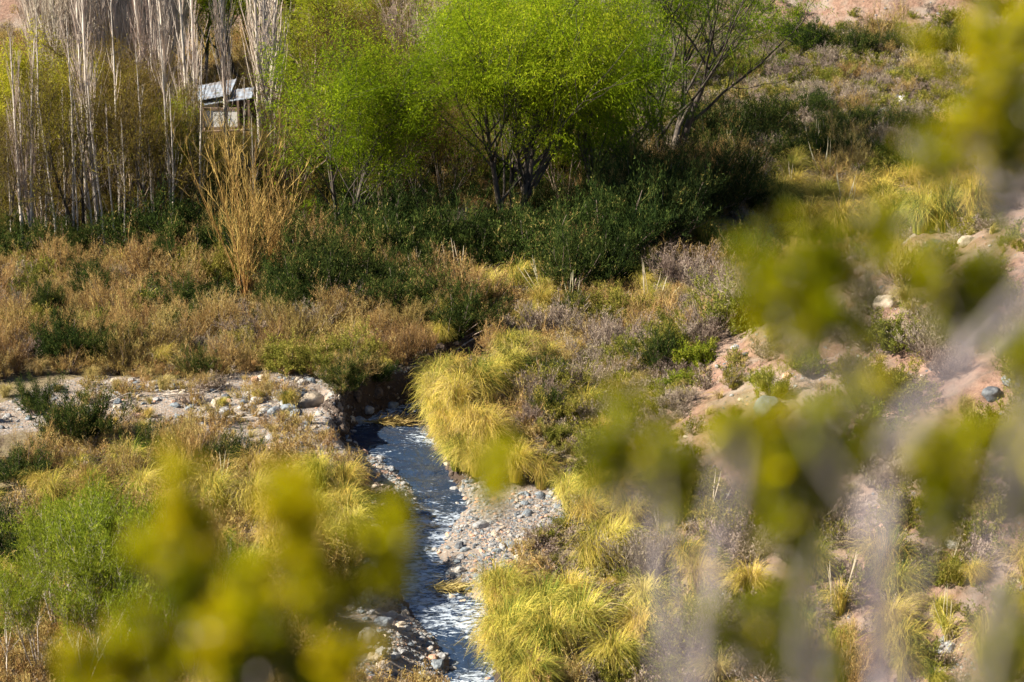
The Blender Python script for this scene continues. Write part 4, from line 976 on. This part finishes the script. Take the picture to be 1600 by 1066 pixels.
for i, (u, v, s, k) in enumerate([(130, 385, .95, 'haze'), (200, 370, 1.0, 'haze2'), (255, 385, .85, 'haze'), (60, 390, .8, 'haze2'), (300, 375, .45, 'haze2'), (10, 395, .75, 'haze'), (165, 330, 1.0, 'haze'), (230, 320, .95, 'haze2'), (455, 330, .9, 'haze2'),
                                (600, 360, .75, 'haze2'), (670, 355, .8, 'haze'), (730, 300, .9, 'haze2'), (560, 310, .9, 'haze'), (100, 300, .9, 'haze'), (35, 330, .9, 'haze2'), (190, 345, .9, 'haze'), (285, 330, .75, 'haze'), (150, 290, .95, 'haze2'), (265, 300, .85, 'haze'), (400, 350, .6, 'haze'), (700, 345, .7, 'haze'), (880, 330, .8, 'haze2'), (615, 290, .95, 'haze2')]):
    put_tree(W[k], u, v, s, (['brown', 'olive'][i % 2] + ' budding tree',), 'tree', GH, 'budding_tree')
# pale bare poplars, the ones that stand out first
for (u, v, s, k, lab) in [(40, 402, .62, 3, 'short bare white poplar clump at the left edge of the grove'), (137, 372, .95, 4, 'bare white poplar left of the shed among budding trees'),
                          (158, 385, .9, 1, 'thin bare poplar right beside the bare white poplar at left'), (255, 300, 1.05, 3, 'dense white poplar clump just left of the shed'),
                          (262, 330, .95, 0, 'bare poplar in front of the dense white clump left of the shed'), (304, 330, .9, 1, 'single white poplar trunk crossing the left end of the shed roof'),
                          (320, 310, .9, 1, 'single white poplar trunk crossing the shed white wall'), (356, 300, .95, 0, 'grey leaning poplar trunk crossing the middle of the shed'),
                          (411, 290, 1.05, 3, 'bright white poplar cluster just right of the shed'), (430, 280, 1.0, 5, 'bare white poplar pair right of the bright cluster by the shed'), (420, 300, .85, 4, 'bare poplar between the shed and the green willows')]:
    put_tree(PO[k], u, v, s, lab, 'poplar', GPp, 'poplar_tree')
for (u, v, s) in [(52, 400, .5), (90, 405, .6), (147, 395, .6), (196, 402, .5), (272, 398, .6), (312, 380, .7), (228, 380, .7), (165, 400, .7), (66, 385, .8), (118, 392, .8), (188, 378, .9), (268, 378, .8), (75, 395, .5), (105, 390, .55), (180, 395, .55), (215, 390, .5),  (125, 400, .5), (378, 330, .5), (395, 360, .45), (20, 400, .45), (240, 395, .4)]:
    put_tree(SAPL[rt.integers(3)], u, v, s, ('thin bare sapling',), 'tree', 'thin bare saplings', 'bare_sapling')
for i in range(60):
    u = rt.uniform(50, 290); v = rt.uniform(120, 215)
    k = int(rt.integers(4)); put_tree(POB[k], u, v, rt.uniform(.75, 1.0), (['slim pinkish bare poplar', 'twin stemmed bare poplar', 'triple stemmed bare poplar', 'bushy pinkish bare poplar'][k],), 'poplar', GPp, 'poplar_tree')
for i in range(16):
    u = rt.uniform(430, 720); v = rt.uniform(120, 200)
    put_tree((POY + [W['bare'], W['yellow'], W['haze2']])[rt.integers(5)], u, v, rt.uniform(.7, 1.0), ('hazy budding back tree',), 'tree', GH, 'budding_tree')
for i in range(14):
    u = rt.uniform(870, 1010); v = rt.uniform(95, 150)
    put_tree((PO[:2] + [W['bare']])[rt.integers(3)], u, v, rt.uniform(.7, .95), ('bare grey back poplar',), 'poplar', GPp, 'poplar_tree')
for (u, v, s) in [(690, 180, 1.0), (640, 200, .95), (700, 250, .9)]:
    put_tree(W['bare'], u, v, s, ('tall bare pinkish tree',), 'tree', GH, 'bare_tree')
for (u, v, s) in [(320, 130, .9), (375, 125, 1.0), (345, 110, 1.0), (450, 120, .9)]:
    put_tree(W['fresh'], u, v, s, ('fresh green back willow',), 'willow', GW, 'willow_tree')

# ---- golden twiggy sapling in front of the grove
def golden(seed, H, n):
    rng = np.random.default_rng(seed); mt = MB(); mc = MB()
    az = rng.uniform(0, 6.28, n); el = rng.uniform(1.26, 1.54, n)
    D = np.stack((np.cos(az) * np.cos(el), np.sin(az) * np.cos(el), np.sin(el)), 1)
    P = shoots(np.stack((rng.normal(0, .05, n), rng.normal(0, .05, n), np.full(n, -.1)), 1), D, H * rng.uniform(.5, 1, n), 8, rng, .06, -.05)
    tubes(mt, P, np.linspace(1, .25, 8)[None] * rng.uniform(.010, .022, n)[:, None], .5, 0, 5)
    p, d, i, t = spawn(P, 11, .12, 1, .42, rng, .2); L = shoots(p, d, H * .2 * rng.uniform(.4, 1.3, len(i)), 5, rng, .08, .4)
    ribbons(mc, L, np.broadcast_to(np.linspace(1, .4, 5) * .02, (len(L), 5)), rng.uniform(0, 1, len(L)), 0, rng)
    p, d, i, t = spawn(L, 7, .1, 1, .5, rng, .2); L = shoots(p, d, H * .07 * rng.uniform(.4, 1.3, len(i)), 4, rng, .1, .3)
    ribbons(mc, L, np.broadcast_to(np.linspace(1, .4, 4) * .014, (len(L), 4)), rng.uniform(0, 1, len(L)), 0, rng)
    return mt.mesh('trunk', [M['golden']], True), mc.mesh('crown', [M['golden']])
put_tree(golden(3, 6.0, 26), 385, 470, 1.0, 'leafless golden twiggy sapling fanning up in front of the grove', 'sapling', None, 'golden_sapling')
put_tree(golden(4, 3.6, 20), 430, 440, 1.0, 'smaller leafless golden sapling right behind the large golden one', 'sapling', None, 'golden_sapling')

# ---- fresh green saplings, lower left
SP = [tree(50 + i, 3.8, 1.15, M['palebark'], M['sapling'], trunks=4, limbs=8, fork=.3, n1=6, n2=5, lf=5, lsize=.075, lwid=.018, hang=-.6, limb_el=.45, tr=.045, uplimb=.8, spread=.05, droop=.6, twigw=.01) for i in range(3)]
for (u, v, s) in [(160, 960, .85), (215, 970, .8), (265, 960, .75), (80, 975, .75), (320, 1010, .7), (350, 1060, .7), (180, 1060, .9), (150, 1010, .9), (95, 1000, .8), (190, 1020, .85), (230, 1030, .8), (60, 1060, .7), (130, 1090, .75), (250, 1090, .7), (10, 1090, .7), (300, 1080, .6), (200, 985, .75), (120, 960, .75), (280, 1000, .6), (30, 1000, .55)]:
    put_tree(SP[rt.integers(3)], u, v, s, ('fresh green thin sapling',), 'sapling', 'fresh green saplings', 'green_sapling')

# ------------------------------------------------------------------ boulders
rb_ = np.random.default_rng(31)
def boulder(u, v, s, col, look=None, flat=1.0, rot=None):
    g = gp(u, v); o = link('boulder', ROCKS[col][rb_.integers(4)]); o.location = g + [0, 0, s * .12]; o.scale = (s, s, s * flat)
    o.rotation_euler = (rb_.normal(0, .15), rb_.normal(0, .15), rb_.uniform(0, 6.28) if rot is None else rot)
    note(o, look or ('%s %s boulder' % ('large' if s > .3 else ('small' if s < .16 else 'rounded'), col)), 'rock', 'boulders along the stream', g); return o
for a in [(440, 622, .30, 'pale'), (485, 632, .48, 'tan'), (473, 600, .20, 'pale'), (418, 603, .2, 'blue-grey'), (470, 617, .24, 'blue-grey'), (450, 640, .28, 'blue-grey'), (430, 646, .26, 'blue-grey'), (462, 648, .2, 'blue-grey'),
          (401, 630, .26, 'pale'), (415, 642, .22, 'pale'), (380, 630, .14, 'blue-grey'), (487, 598, .18, 'blue-grey'), (392, 640, .18, 'grey'), (340, 632, .24, 'tan'), (350, 645, .22, 'grey'), (185, 640, .19, 'tan'), (215, 642, .16, 'dark'), (219, 652, .19, 'salmon'),
          (162, 638, .14, 'salmon'), (125, 650, .16, 'pale'), (90, 608, .2, 'dark'), (60, 574, .2, 'pale'), (10, 580, .3, 'pale'), (180, 596, .14, 'tan'), (240, 607, .14, 'grey'), (85, 655, .16, 'grey'), (45, 655, .14, 'blue-grey'), (560, 660, .24, 'blue-grey'),
          (565, 690, .2, 'pale'), (580, 706, .15, 'tan'), (612, 636, .22, 'blue-grey'), (552, 678, .15, 'grey'), (575, 642, .2, 'grey'), (640, 742, .13, 'salmon'), (616, 770, .16, 'pale'), (590, 740, .14, 'grey'), (645, 640, .12, 'salmon'),
          (705, 942, .22, 'tan'), (725, 944, .16, 'tan'), (690, 930, .12, 'grey'), (715, 790, .12, 'pale'), (845, 775, .15, 'blue-grey'), (862, 772, .12, 'grey'), (820, 788, .12, 'blue-grey'), (870, 845, .15, 'blue-grey'), (850, 848, .13, 'dark'), (815, 848, .13, 'pale'),
          (727, 860, .13, 'blue-grey'), (718, 893, .15, 'pale'), (745, 905, .12, 'blue-grey'), (680, 860, .1, 'pale'), (600, 975, .26, 'blue-grey'), (612, 965, .2, 'blue-grey'), (575, 1000, .3, 'pale'), (632, 985, .16, 'grey'), (684, 1040, .2, 'blue-grey'), (676, 1030, .12, 'salmon'),
          (585, 1030, .2, 'tan'), (600, 1045, .2, 'tan'), (560, 1020, .18, 'pale'), (710, 1010, .12, 'pale'), (660, 1000, .12, 'grey'), (590, 885, .2, 'grey'), (575, 880, .14, 'pale')]: boulder(*a)
boulder(922, 596, .30, 'blue-grey', 'dark faceted rock with a pale top', .9)
for a in [(975, 612, .28, 'pale'), (965, 655, .24, 'dark'), (1000, 640, .2, 'blue-grey'), (985, 660, .16, 'tan'), (935, 612, .16, 'pale'), (1200, 640, .45, 'blue-grey'), (1465, 395, .45, 'dark'), (1475, 405, .3, 'blue-grey'), (1385, 480, .4, 'tan'), (1510, 380, .3, 'tan'),
          (1550, 620, .3, 'dark'), (1585, 600, .28, 'blue-grey'), (1150, 545, .15, 'grey'), (1165, 555, .12, 'dark'), (1230, 590, .15, 'salmon'), (1440, 800, .16, 'dark'), (1380, 830, .2, 'salmon'), (1490, 850, .22, 'pale'), (1295, 128, .5, 'pale'), (1316, 127, .45, 'pale'),
          (1400, 158, .45, 'dark'), (1412, 160, .5, 'pale'), (1345, 185, .5, 'blue-grey'), (1380, 180, .5, 'grey'), (1440, 190, .5, 'blue-grey'), (1495, 222, .5, 'pale'), (1170, 268, .4, 'pale'), (1060, 402, .3, 'pale'), (1150, 392, .3, 'pale'), (1245, 398, .3, 'pale')]: boulder(*a)
for i in range(60):
    p = pick(ROCKY_PX, 1, rb_, .2, mine=[])
    if p:
        u, v, _ = to_pix(*p[0]); boulder(float(u), float(v), float(rb_.uniform(.08, .17)), ['grey', 'pale', 'blue-grey', 'tan', 'salmon', 'dark'][rb_.integers(6)])

for v in np.arange(650, 1060, 13):
    vs_ = np.array([q[0] for q in ST][::-1], float); L_ = np.interp(v, vs_, np.array([q[1] for q in ST][::-1], float)); R_ = np.interp(v, vs_, np.array([q[2] for q in ST][::-1], float))
    e = rb_.uniform() ; u = (L_ + rb_.uniform(-6, 14)) if e < .5 else ((R_ - rb_.uniform(-4, 12)) if e < .85 else rb_.uniform(L_, R_))
    boulder(float(u), float(v), float(rb_.uniform(.08, .17)), ['grey', 'blue-grey', 'dark', 'tan', 'pale'][rb_.integers(5)], 'wet %s stone' % ['low', 'round', 'flat'][rb_.integers(3)], .8)
# ------------------------------------------------------------------ driftwood and twigs
def stick(u, v, L, ang, r, label, forks=3, seed=0):
    rng = np.random.default_rng(seed); g = gp(u, v); mb = MB()
    P = shoots(np.zeros((1, 3)), np.array([[math.cos(ang), math.sin(ang), .03]]), L, 9, rng, .09)
    tubes(mb, P, np.linspace(1, .3, 9)[None] * r, .5, 0, 6)
    if forks:
        p, d, i, t = spawn(P, forks, .3, .9, .6, rng); d[:, 2] = np.abs(d[:, 2]) * .5
        Q = shoots(p, d, L * .3, 6, rng, .1); tubes(mb, Q, np.broadcast_to(np.linspace(1, .3, 6) * r * .5, (len(Q), 6)), .5, 0, 5)
    o = link('driftwood', mb.mesh('driftwood', [M['drift']], True)); o.location = g + [0, 0, .06 + r]; tag(o, label, 'branch', 'driftwood on the stones')
for i, a in enumerate([(405, 600, 1.7, .1, .03, 'bleached forked branch lying behind the boulder pile'), (255, 622, 1.5, .1, .028, 'pale branch on the stones left of the boulder pile'), (290, 615, 1.2, 2.6, .025, 'pale broken branch crossing the stones left of the boulder pile'),
                       (300, 655, 2.2, .05, .035, 'long grey log at the lower edge of the stony strip'), (640, 677, 1.3, .0, .03, 'pale stick bridging the stream just above the bend'), (385, 625, .8, 1.4, .02, 'short pale twig standing by the boulder pile'),
                       (140, 640, 1.2, .3, .025, 'grey twig among stones at the far left'), (700, 560, 1.9, .9, .03, 'curved dead branch overhanging the upstream bank'), (690, 575, 1.4, .4, .025, 'grey dead branch lying on the upstream bank'), (1215, 238, 2.4, .7, .05, 'pale fallen branch in front of the dark thicket')]):
    stick(*a, 4, 500 + i)
# straw mats caught in the water
for (u, v, s, lab) in [(605, 675, .9, 'mat of dead straw caught in the water at the bend'), (700, 930, .7, 'yellow straw caught on rocks below the right gravel bar')]:
    rng = np.random.default_rng(int(u)); mb = MB(); n = 260; az = rng.normal(0, .35, n)
    P = shoots(np.stack((rng.normal(0, .32, n), rng.normal(0, .1, n), rng.uniform(.0, .1, n)), 1), np.stack((np.cos(az), np.sin(az), rng.normal(0, .15, n)), 1), .5, 5, rng, .2)
    ribbons(mb, P, np.full((n, 5), .018), rng.uniform(.3, .9, n), 0, rng); o = link('straw_mat', mb.mesh('straw_mat', [M['straw_dull']]))
    g = gp(u, v); o.location = (g[0], g[1], base_floor(g[1]) - WDEP + .04); o.scale = (s, s, s); tag(o, lab, 'straw')

# ------------------------------------------------------------------ the shed
def boxm(mb, a, b, mat=0, tint=.5):
    (x0, y0, z0), (x1, y1, z1) = a, b
    V = [(x0, y0, z0), (x1, y0, z0), (x1, y1, z0), (x0, y1, z0), (x0, y0, z1), (x1, y0, z1), (x1, y1, z1), (x0, y1, z1)]
    mb.add(V, [(0, 3, 2, 1), (4, 5, 6, 7), (0, 1, 5, 4), (1, 2, 6, 5), (2, 3, 7, 6), (3, 0, 4, 7)], tint, mat)
def simple_mat(name, c, rough=.8, metal=0.0, c2=None, sc=3):
    m, n, out = new_mat(name); p = nd(n, 'ShaderNodeBsdfPrincipled'); p.inputs['Roughness'].default_value = rough; p.inputs['Metallic'].default_value = metal
    tc = nd(n, 'ShaderNodeTexCoord'); no = nd(n, 'ShaderNodeTexNoise'); no.inputs['Scale'].default_value = sc; no.inputs['Detail'].default_value = 6; n.links.new(tc.outputs['Object'], no.inputs['Vector'])
    n.links.new(ramp(n, no.outputs[0], [(.35, c), (.65, c2 or tuple(k * .75 for k in c))]), p.inputs['Base Color']); n.links.new(p.outputs[0], out.inputs[0]); return m
def build_shed():
    g = gp(345, 222); k = g[1] * TANH / 800      # metres per pixel there
    MS = {'roof': simple_mat('galvanised_sheet', (.26, .31, .38), .5, .0, (.17, .15, .14)), 'wall': simple_mat('whitewash', (.85, .84, .80), .9, 0, (.70, .67, .60)), 'wood': simple_mat('weathered_timber', (.28, .19, .13), .9, 0, (.17, .11, .08)), 'inside': simple_mat('shed_back_boards', (.10, .075, .055), .9)}
    r = link('shed', None); r.location = g; tag(r, 'small shed with a bluish metal sheet roof and white wall among the poplars', 'shed')
    w, dp, h = 92 * k, 2.6, 80 * k
    x0, x1 = -48 * k, 50 * k
    for nm, za, zb, xa, xb, y0, y1 in (('roof', h * .78, h * .98, x0, x0 + w * .70, .2, dp), ('roof_sheet', h * .72, h * .88, x0 + w * .22, x1, .15, dp * .5)):
        mb = MB(); n = 46; xs = np.linspace(xa, xb, n); rip = .012 * np.sin(np.arange(n) * 1.3); sl = (xs - xa) / (xb - xa) * h * .14
        V = []
        for x, q, s_ in zip(xs, rip, sl): V += [(x, y0, za + q + s_), (x, y1, zb + q + s_), (x, y0, za + q + s_ - .03), (x, y1, zb + q + s_ - .03)]
        F = []
        for i in range(n - 1): a = i * 4; F += [(a, a + 4, a + 5, a + 1), (a + 2, a + 3, a + 7, a + 6), (a, a + 2, a + 6, a + 4), (a + 1, a + 5, a + 7, a + 3)]
        mb.add(V, F); link(nm, mb.mesh(nm, [MS['roof']]), r)
    mb = MB(); boxm(mb, (x0 + w * .22, -.05, h * .30), (x0 + w * .82, .07, h * .62)); link('wall', mb.mesh('wall', [MS['wall']]), r)
    mb = MB(); boxm(mb, (x0 + w * .05, dp - .2, -.2), (x1 - .1, dp - .1, h * .9)); link('back_wall', mb.mesh('back_wall', [MS['inside']]), r)
    mb = MB(); boxm(mb, (x0 + w * .22, -.07, h * .62 + .003), (x0 + w * .86, .12, h * .67)); boxm(mb, (x0 + w * .22, -.08, -.2), (x0 + w * .82, .08, h * .297)); link('sill', mb.mesh('sill', [MS['wood']]), r)
    for x in (x0 + .08, x0 + w * .24, x0 + w * .84, x1 - .12):
        mb = MB(); boxm(mb, (x - .05, -.14, -.25), (x + .05, -.035, h * .74 + (x - x0) / w * .2)); link('post', mb.mesh('post', [MS['wood']]), r)
    f = gp(352, 236); fr = link('rail_fence', None); fr.location = f; tag(fr, 'rough timber rail fence below the shed', 'fence')
    L = 60 * k
    for i, z in enumerate((.28, .58, .9)):
        mb = MB(); P = shoots(np.array([[-L, 0, z]]), np.array([[1, .02, .01 * (i - 1)]]), L * 2, 9, np.random.default_rng(i), .02); tubes(mb, P, np.full((1, 9), .055), .5, 0, 6); link('rail', mb.mesh('rail', [MS['wood']], True), fr)
    for i in range(5):
        mb = MB(); x = -L + i * L / 2; tubes(mb, np.array([[[x, .06, -.3], [x + .02, .06, .5], [x, .08, 1.1]]]), np.full((1, 3), .06), .5, 0, 6); link('post', mb.mesh('post', [MS['wood']], True), fr)
build_shed()
# ------------------------------------------------------------------ the out-of-focus shrubs beside the viewer
def at(u, v, d): return CAM + pix_dir([u], [v])[0] * d
def build_front(root_px, depth, clumps, stems, label, seed, near_stems=()):
    """clumps: (u, v, radius px, length px, lean, depth) leafy shoots;  stems: [(u, v, depth)...], radius"""
    rng = np.random.default_rng(seed)
    gx, gy = at(root_px[0], root_px[1], depth)[:2]; base = np.array((gx, gy, float(hz(gx, gy)[0])))
    r = link('foreground_shrub', None); r.location = base; tag(r, label, 'shrub', 'blurred shrubs beside the viewer')
    ms = MB(); mf = MB(); ends = []
    for (u, v, rp, lp, lean, d, tn, dens) in clumps:  # tn paints sunlit shoots yellower and shady gaps darker in the leaf colour
        m = d * TANH / 800; c = at(u, v, d) - base; R, L = rp * m * .66, lp * m * 1.15
        ns = max(3, int(6 * (rp / 40)))
        D = nrm(np.stack((rng.normal(lean, .22, ns), rng.normal(0, .25, ns), np.ones(ns)), 1))
        b0 = c - np.array((lean, 0, 1.)) * L * .5
        P = shoots(b0 + rng.normal(size=(ns, 3)) * [R * .6, R * .6, R * .6], D, L * rng.uniform(.7, 1.1, ns), 6, rng, .08, .2)
        ribbons(ms, P, np.full((ns, 6), .003), .5, 0, rng)
        p, dd, i, t = spawn(P, 5, .1, 1, .6, rng, .2)
        Q = shoots(p, dd, R * 1.1 * rng.uniform(.5, 1.1, len(i)), 4, rng, .12, .2); ribbons(ms, Q, np.full((len(i), 4), .002), .5, 0, rng)
        A = np.concatenate((P[:, [0, 1, 3, 5]], Q))
        n = max(3, int(7.5 * dens)); p, dd, i, t = spawn(A, n, .0, 1.0, .9, rng, .1, .3)
        K = len(p); dd = nrm(dd + rng.normal(size=(K, 3)) * .3); l = rng.uniform(.010, .017, K); w = l * .5
        X = np.stack((p, p + dd * l[:, None] * .55, p + dd * l[:, None]), 1)
        ribbons(mf, X, np.stack((w * .3, w, w * .15), 1), np.clip(rng.normal(tn, .15, K), 0, 1), 0, rng)
        ends.append(b0)
    main = []
    for pts, rad in near_stems:
        P = np.array([at(*q) - base for q in pts])
        t = np.linspace(0, len(P) - 1, 16); k = np.minimum(t.astype(int), len(P) - 2); w = (t - k)[:, None]
        Q = P[k] * (1 - w) + P[k + 1] * w
        for _ in range(2): Q[1:-1] = (Q[:-2] + 2 * Q[1:-1] + Q[2:]) / 4
        tubes(ms, Q[None], np.linspace(1, .45, 16)[None] * rad * .52, .5, 0, 7)
    for pts, rad in stems:
        P = np.array([at(*q) - base for q in pts]); main.append(P)
        t = np.linspace(0, len(P) - 1, 14); k = np.minimum(t.astype(int), len(P) - 2); w = (t - k)[:, None]
        Q = P[k] * (1 - w) + P[k + 1] * w; Q[1:-1] = (Q[:-2] + 2 * Q[1:-1] + Q[2:]) / 4; Q += rng.normal(size=Q.shape) * .0015
        tubes(ms, Q[None], np.linspace(1, .55, 14)[None] * rad * .34, .5, 0, 6)
    # side twigs that carry the leafy shoots
    allp = np.concatenate([np.linspace(m_[i], m_[i + 1], 8) for m_ in main for i in range(len(m_) - 1)])
    for e in ends:
        c = allp[allp[:, 2] < e[2] + .02] if (allp[:, 2] < e[2] + .02).any() else allp
        q = c[np.argmin(np.linalg.norm(c - e, axis=1))]; t = np.linspace(0, 1, 7)[:, None]
        B = q * (1 - t) + e * t + np.array((0, 0, -.012)) * np.sin(t * np.pi)
        tubes(ms, B[None], np.linspace(1, .5, 7)[None] * .0028, .5, 0, 5)
    link('stems', ms.mesh('stems', [M['greybark']], True), r); link('foliage', mf.mesh('foliage', [M['jarilla']]), r)

D1 = 1.55
build_front((420, 1500), 1.6, [
    (275, 785, 30, 95, .05, 1.55, .85, 1), (290, 850, 36, 90, .1, 1.55, .8, 1), (268, 892, 32, 70, -.1, 1.6, .25, .9), (212, 868, 22, 55, -.5, 1.6, .6, .6),
    (456, 772, 20, 75, .0, 1.5, .85, 1), (468, 828, 34, 90, .05, 1.5, .9, 1.1), (482, 900, 36, 95, .05, 1.5, .8, 1.1), (494, 955, 36, 90, .05, 1.5, .7, 1.1), (452, 868, 20, 50, -.2, 1.5, .2, .9),
    (405, 960, 36, 85, 0, 1.5, .75, 1), (352, 925, 30, 85, 0, 1.55, .4, .9), (302, 935, 30, 75, 0, 1.55, .3, .9), (330, 1010, 42, 105, -.1, 1.5, .9, 1.2), (388, 1040, 36, 85, 0, 1.5, .15, 1.1), (440, 1015, 32, 75, 0, 1.5, .45, 1), (525, 1052, 44, 80, 0, 1.5, .95, 1.1), (470, 1060, 34, 60, 0, 1.5, .3, 1),
    (130, 1064, 50, 55, -.1, 1.6, .75, .9), (205, 1040, 40, 75, -.2, 1.6, .65, .8), (262, 1055, 34, 75, 0, 1.6, .7, .8), (230, 985, 30, 60, -.2, 1.6, .6, .5),
    (578, 845, 20, 95, -.42, 1.5, .6, 1), (628, 838, 20, 95, .32, 1.5, .7, 1), (604, 905, 26, 80, 0, 1.5, .65, 1.1)],
    [([(420, 1500, 1.6), (410, 1250, 1.58), (400, 1080, 1.56), (420, 960, 1.54), (470, 860, 1.5)], .008), ([(420, 1500, 1.6), (350, 1200, 1.6), (300, 1020, 1.6), (280, 860, 1.6)], .007), ([(420, 1500, 1.6), (520, 1250, 1.55), (580, 1080, 1.5), (600, 930, 1.5)], .006), ([(420, 1500, 1.6), (250, 1300, 1.6), (170, 1100, 1.6)], .006)],
    'blurred yellow green shrub at the bottom left, close to the viewer', 11)

build_front((1330, 1600), 1.6, [
    (1540, 120, 60, 150, -.3, 1.7, .75, 1.1), (1590, 70, 50, 130, 0, 1.7, .75, 1), (1510, 210, 45, 110, -.3, 1.7, .85, .9), (1590, 200, 50, 120, .1, 1.7, .4, .9), (1450, 260, 40, 80, -.5, 1.7, .6, .4), (1560, 290, 45, 90, 0, 1.7, .5, .5),
    (1360, 390, 38, 130, 0, 1.5, .6, 1), (1240, 470, 55, 130, -.5, 1.5, .65, 1.2), (1300, 510, 42, 110, .3, 1.5, .4, 1.1), (1190, 430, 40, 80, -.5, 1.5, .5, .6), (1290, 430, 36, 80, .3, 1.5, .4, .8), (1510, 480, 55, 120, .2, 1.6, .4, 1.1), (1460, 450, 40, 90, -.3, 1.6, .6, .8), (1540, 430, 35, 80, .2, 1.6, .5, .7),
    (1150, 680, 42, 100, -.3, 1.5, .7, .9), (1210, 700, 50, 110, .1, 1.5, .8, 1.1), (1265, 670, 40, 100, .3, 1.5, .5, .9), (1340, 640, 40, 110, .2, 1.5, .7, .6), (960, 730, 42, 90, -.4, 1.5, .5, .8), (1010, 720, 46, 110, 0, 1.5, .6, .9), (1060, 770, 42, 90, .3, 1.5, .5, .8), (760, 730, 30, 90, 0, 1.5, .7, .7), (780, 770, 22, 60, .2, 1.5, .7, .6),
    (1240, 760, 55, 120, 0, 1.5, .45, 1.2), (1300, 740, 45, 110, .2, 1.5, .6, 1), (1200, 800, 45, 90, 0, 1.5, .6, 1), (1450, 750, 45, 110, -.1, 1.5, .7, 1.1), (1500, 720, 45, 110, .2, 1.5, .65, 1), (1470, 800, 40, 80, 0, 1.5, .4, .7), (1590, 700, 40, 100, 0, 1.5, .7, .9), (1580, 800, 35, 90, 0, 1.5, .4, .6),
    (1240, 890, 40, 90, 0, 1.5, .5, .5), (1160, 970, 42, 90, 0, 1.5, .5, .5), (1210, 1010, 50, 110, 0, 1.5, .35, .8), (1590, 1000, 45, 110, 0, 1.5, .5, .9), (1560, 1060, 40, 80, 0, 1.5, .5, .7), (1270, 1060, 40, 80, 0, 1.5, .4, .5), (1600, 560, 35, 80, 0, 1.5, .5, .6)],
    [([(1330, 1600, 1.6), (1180, 1350, 1.55), (1080, 1120, 1.5), (1110, 940, 1.5), (1140, 780, 1.5), (1160, 690, 1.5)], .013), ([(1080, 1120, 1.5), (1040, 960, 1.5), (1030, 840, 1.5), (1020, 740, 1.5)], .009), ([(1330, 1600, 1.6), (1290, 1250, 1.55), (1270, 1060, 1.5), (1250, 900, 1.5), (1290, 700, 1.5), (1250, 540, 1.5)], .009),
     ([(1330, 1600, 1.6), (1400, 1300, 1.6), (1350, 1000, 1.58), (1360, 780, 1.56), (1420, 660, 1.56), (1560, 520, 1.58), (1660, 430, 1.62), (1690, 250, 1.68), (1560, 140, 1.7)], .013), ([(1400, 1300, 1.6), (1520, 1100, 1.55), (1550, 930, 1.5), (1560, 800, 1.5), (1600, 650, 1.5)], .010), ([(1420, 660, 1.56), (1370, 540, 1.53), (1340, 440, 1.5)], .006),
     ([(1140, 780, 1.5), (1000, 770, 1.5), (880, 800, 1.5), (790, 800, 1.5)], .003), ([(1400, 1300, 1.6), (1430, 1050, 1.55), (1440, 900, 1.5), (1470, 780, 1.5)], .007), ([(1440, 900, 1.5), (1490, 640, 1.52), (1510, 500, 1.6)], .007)],
    'blurred yellow green shrub with lilac grey stems filling the right foreground', 12,
    [([(1330, 1900, 1.35), (1180, 1500, 1.1), (1070, 1180, .9), (1050, 1020, .86), (1110, 880, .85), (1140, 760, .86), (1150, 690, .88)], .0075), ([(1070, 1180, .9), (1030, 950, .9), (1025, 800, .9), (1020, 730, .9)], .004),
     ([(1330, 1900, 1.35), (1290, 1400, 1.0), (1270, 1080, .9), (1255, 960, .9), (1290, 860, .92)], .006), ([(1330, 1900, 1.35), (1430, 1400, 1.0), (1400, 1050, .95), (1350, 800, .95), (1400, 670, .95), (1500, 580, .95), (1600, 470, .96), (1680, 350, 1.0)], .0125),
     ([(1430, 1400, 1.0), (1540, 1080, .9), (1555, 920, .88), (1565, 780, .88), (1620, 620, .9)], .0065), ([(1400, 670, .95), (1330, 600, .93), (1310, 540, .93)], .004), ([(1350, 800, .95), (1290, 720, .95), (1250, 640, .95)], .003)])
finish_labels()
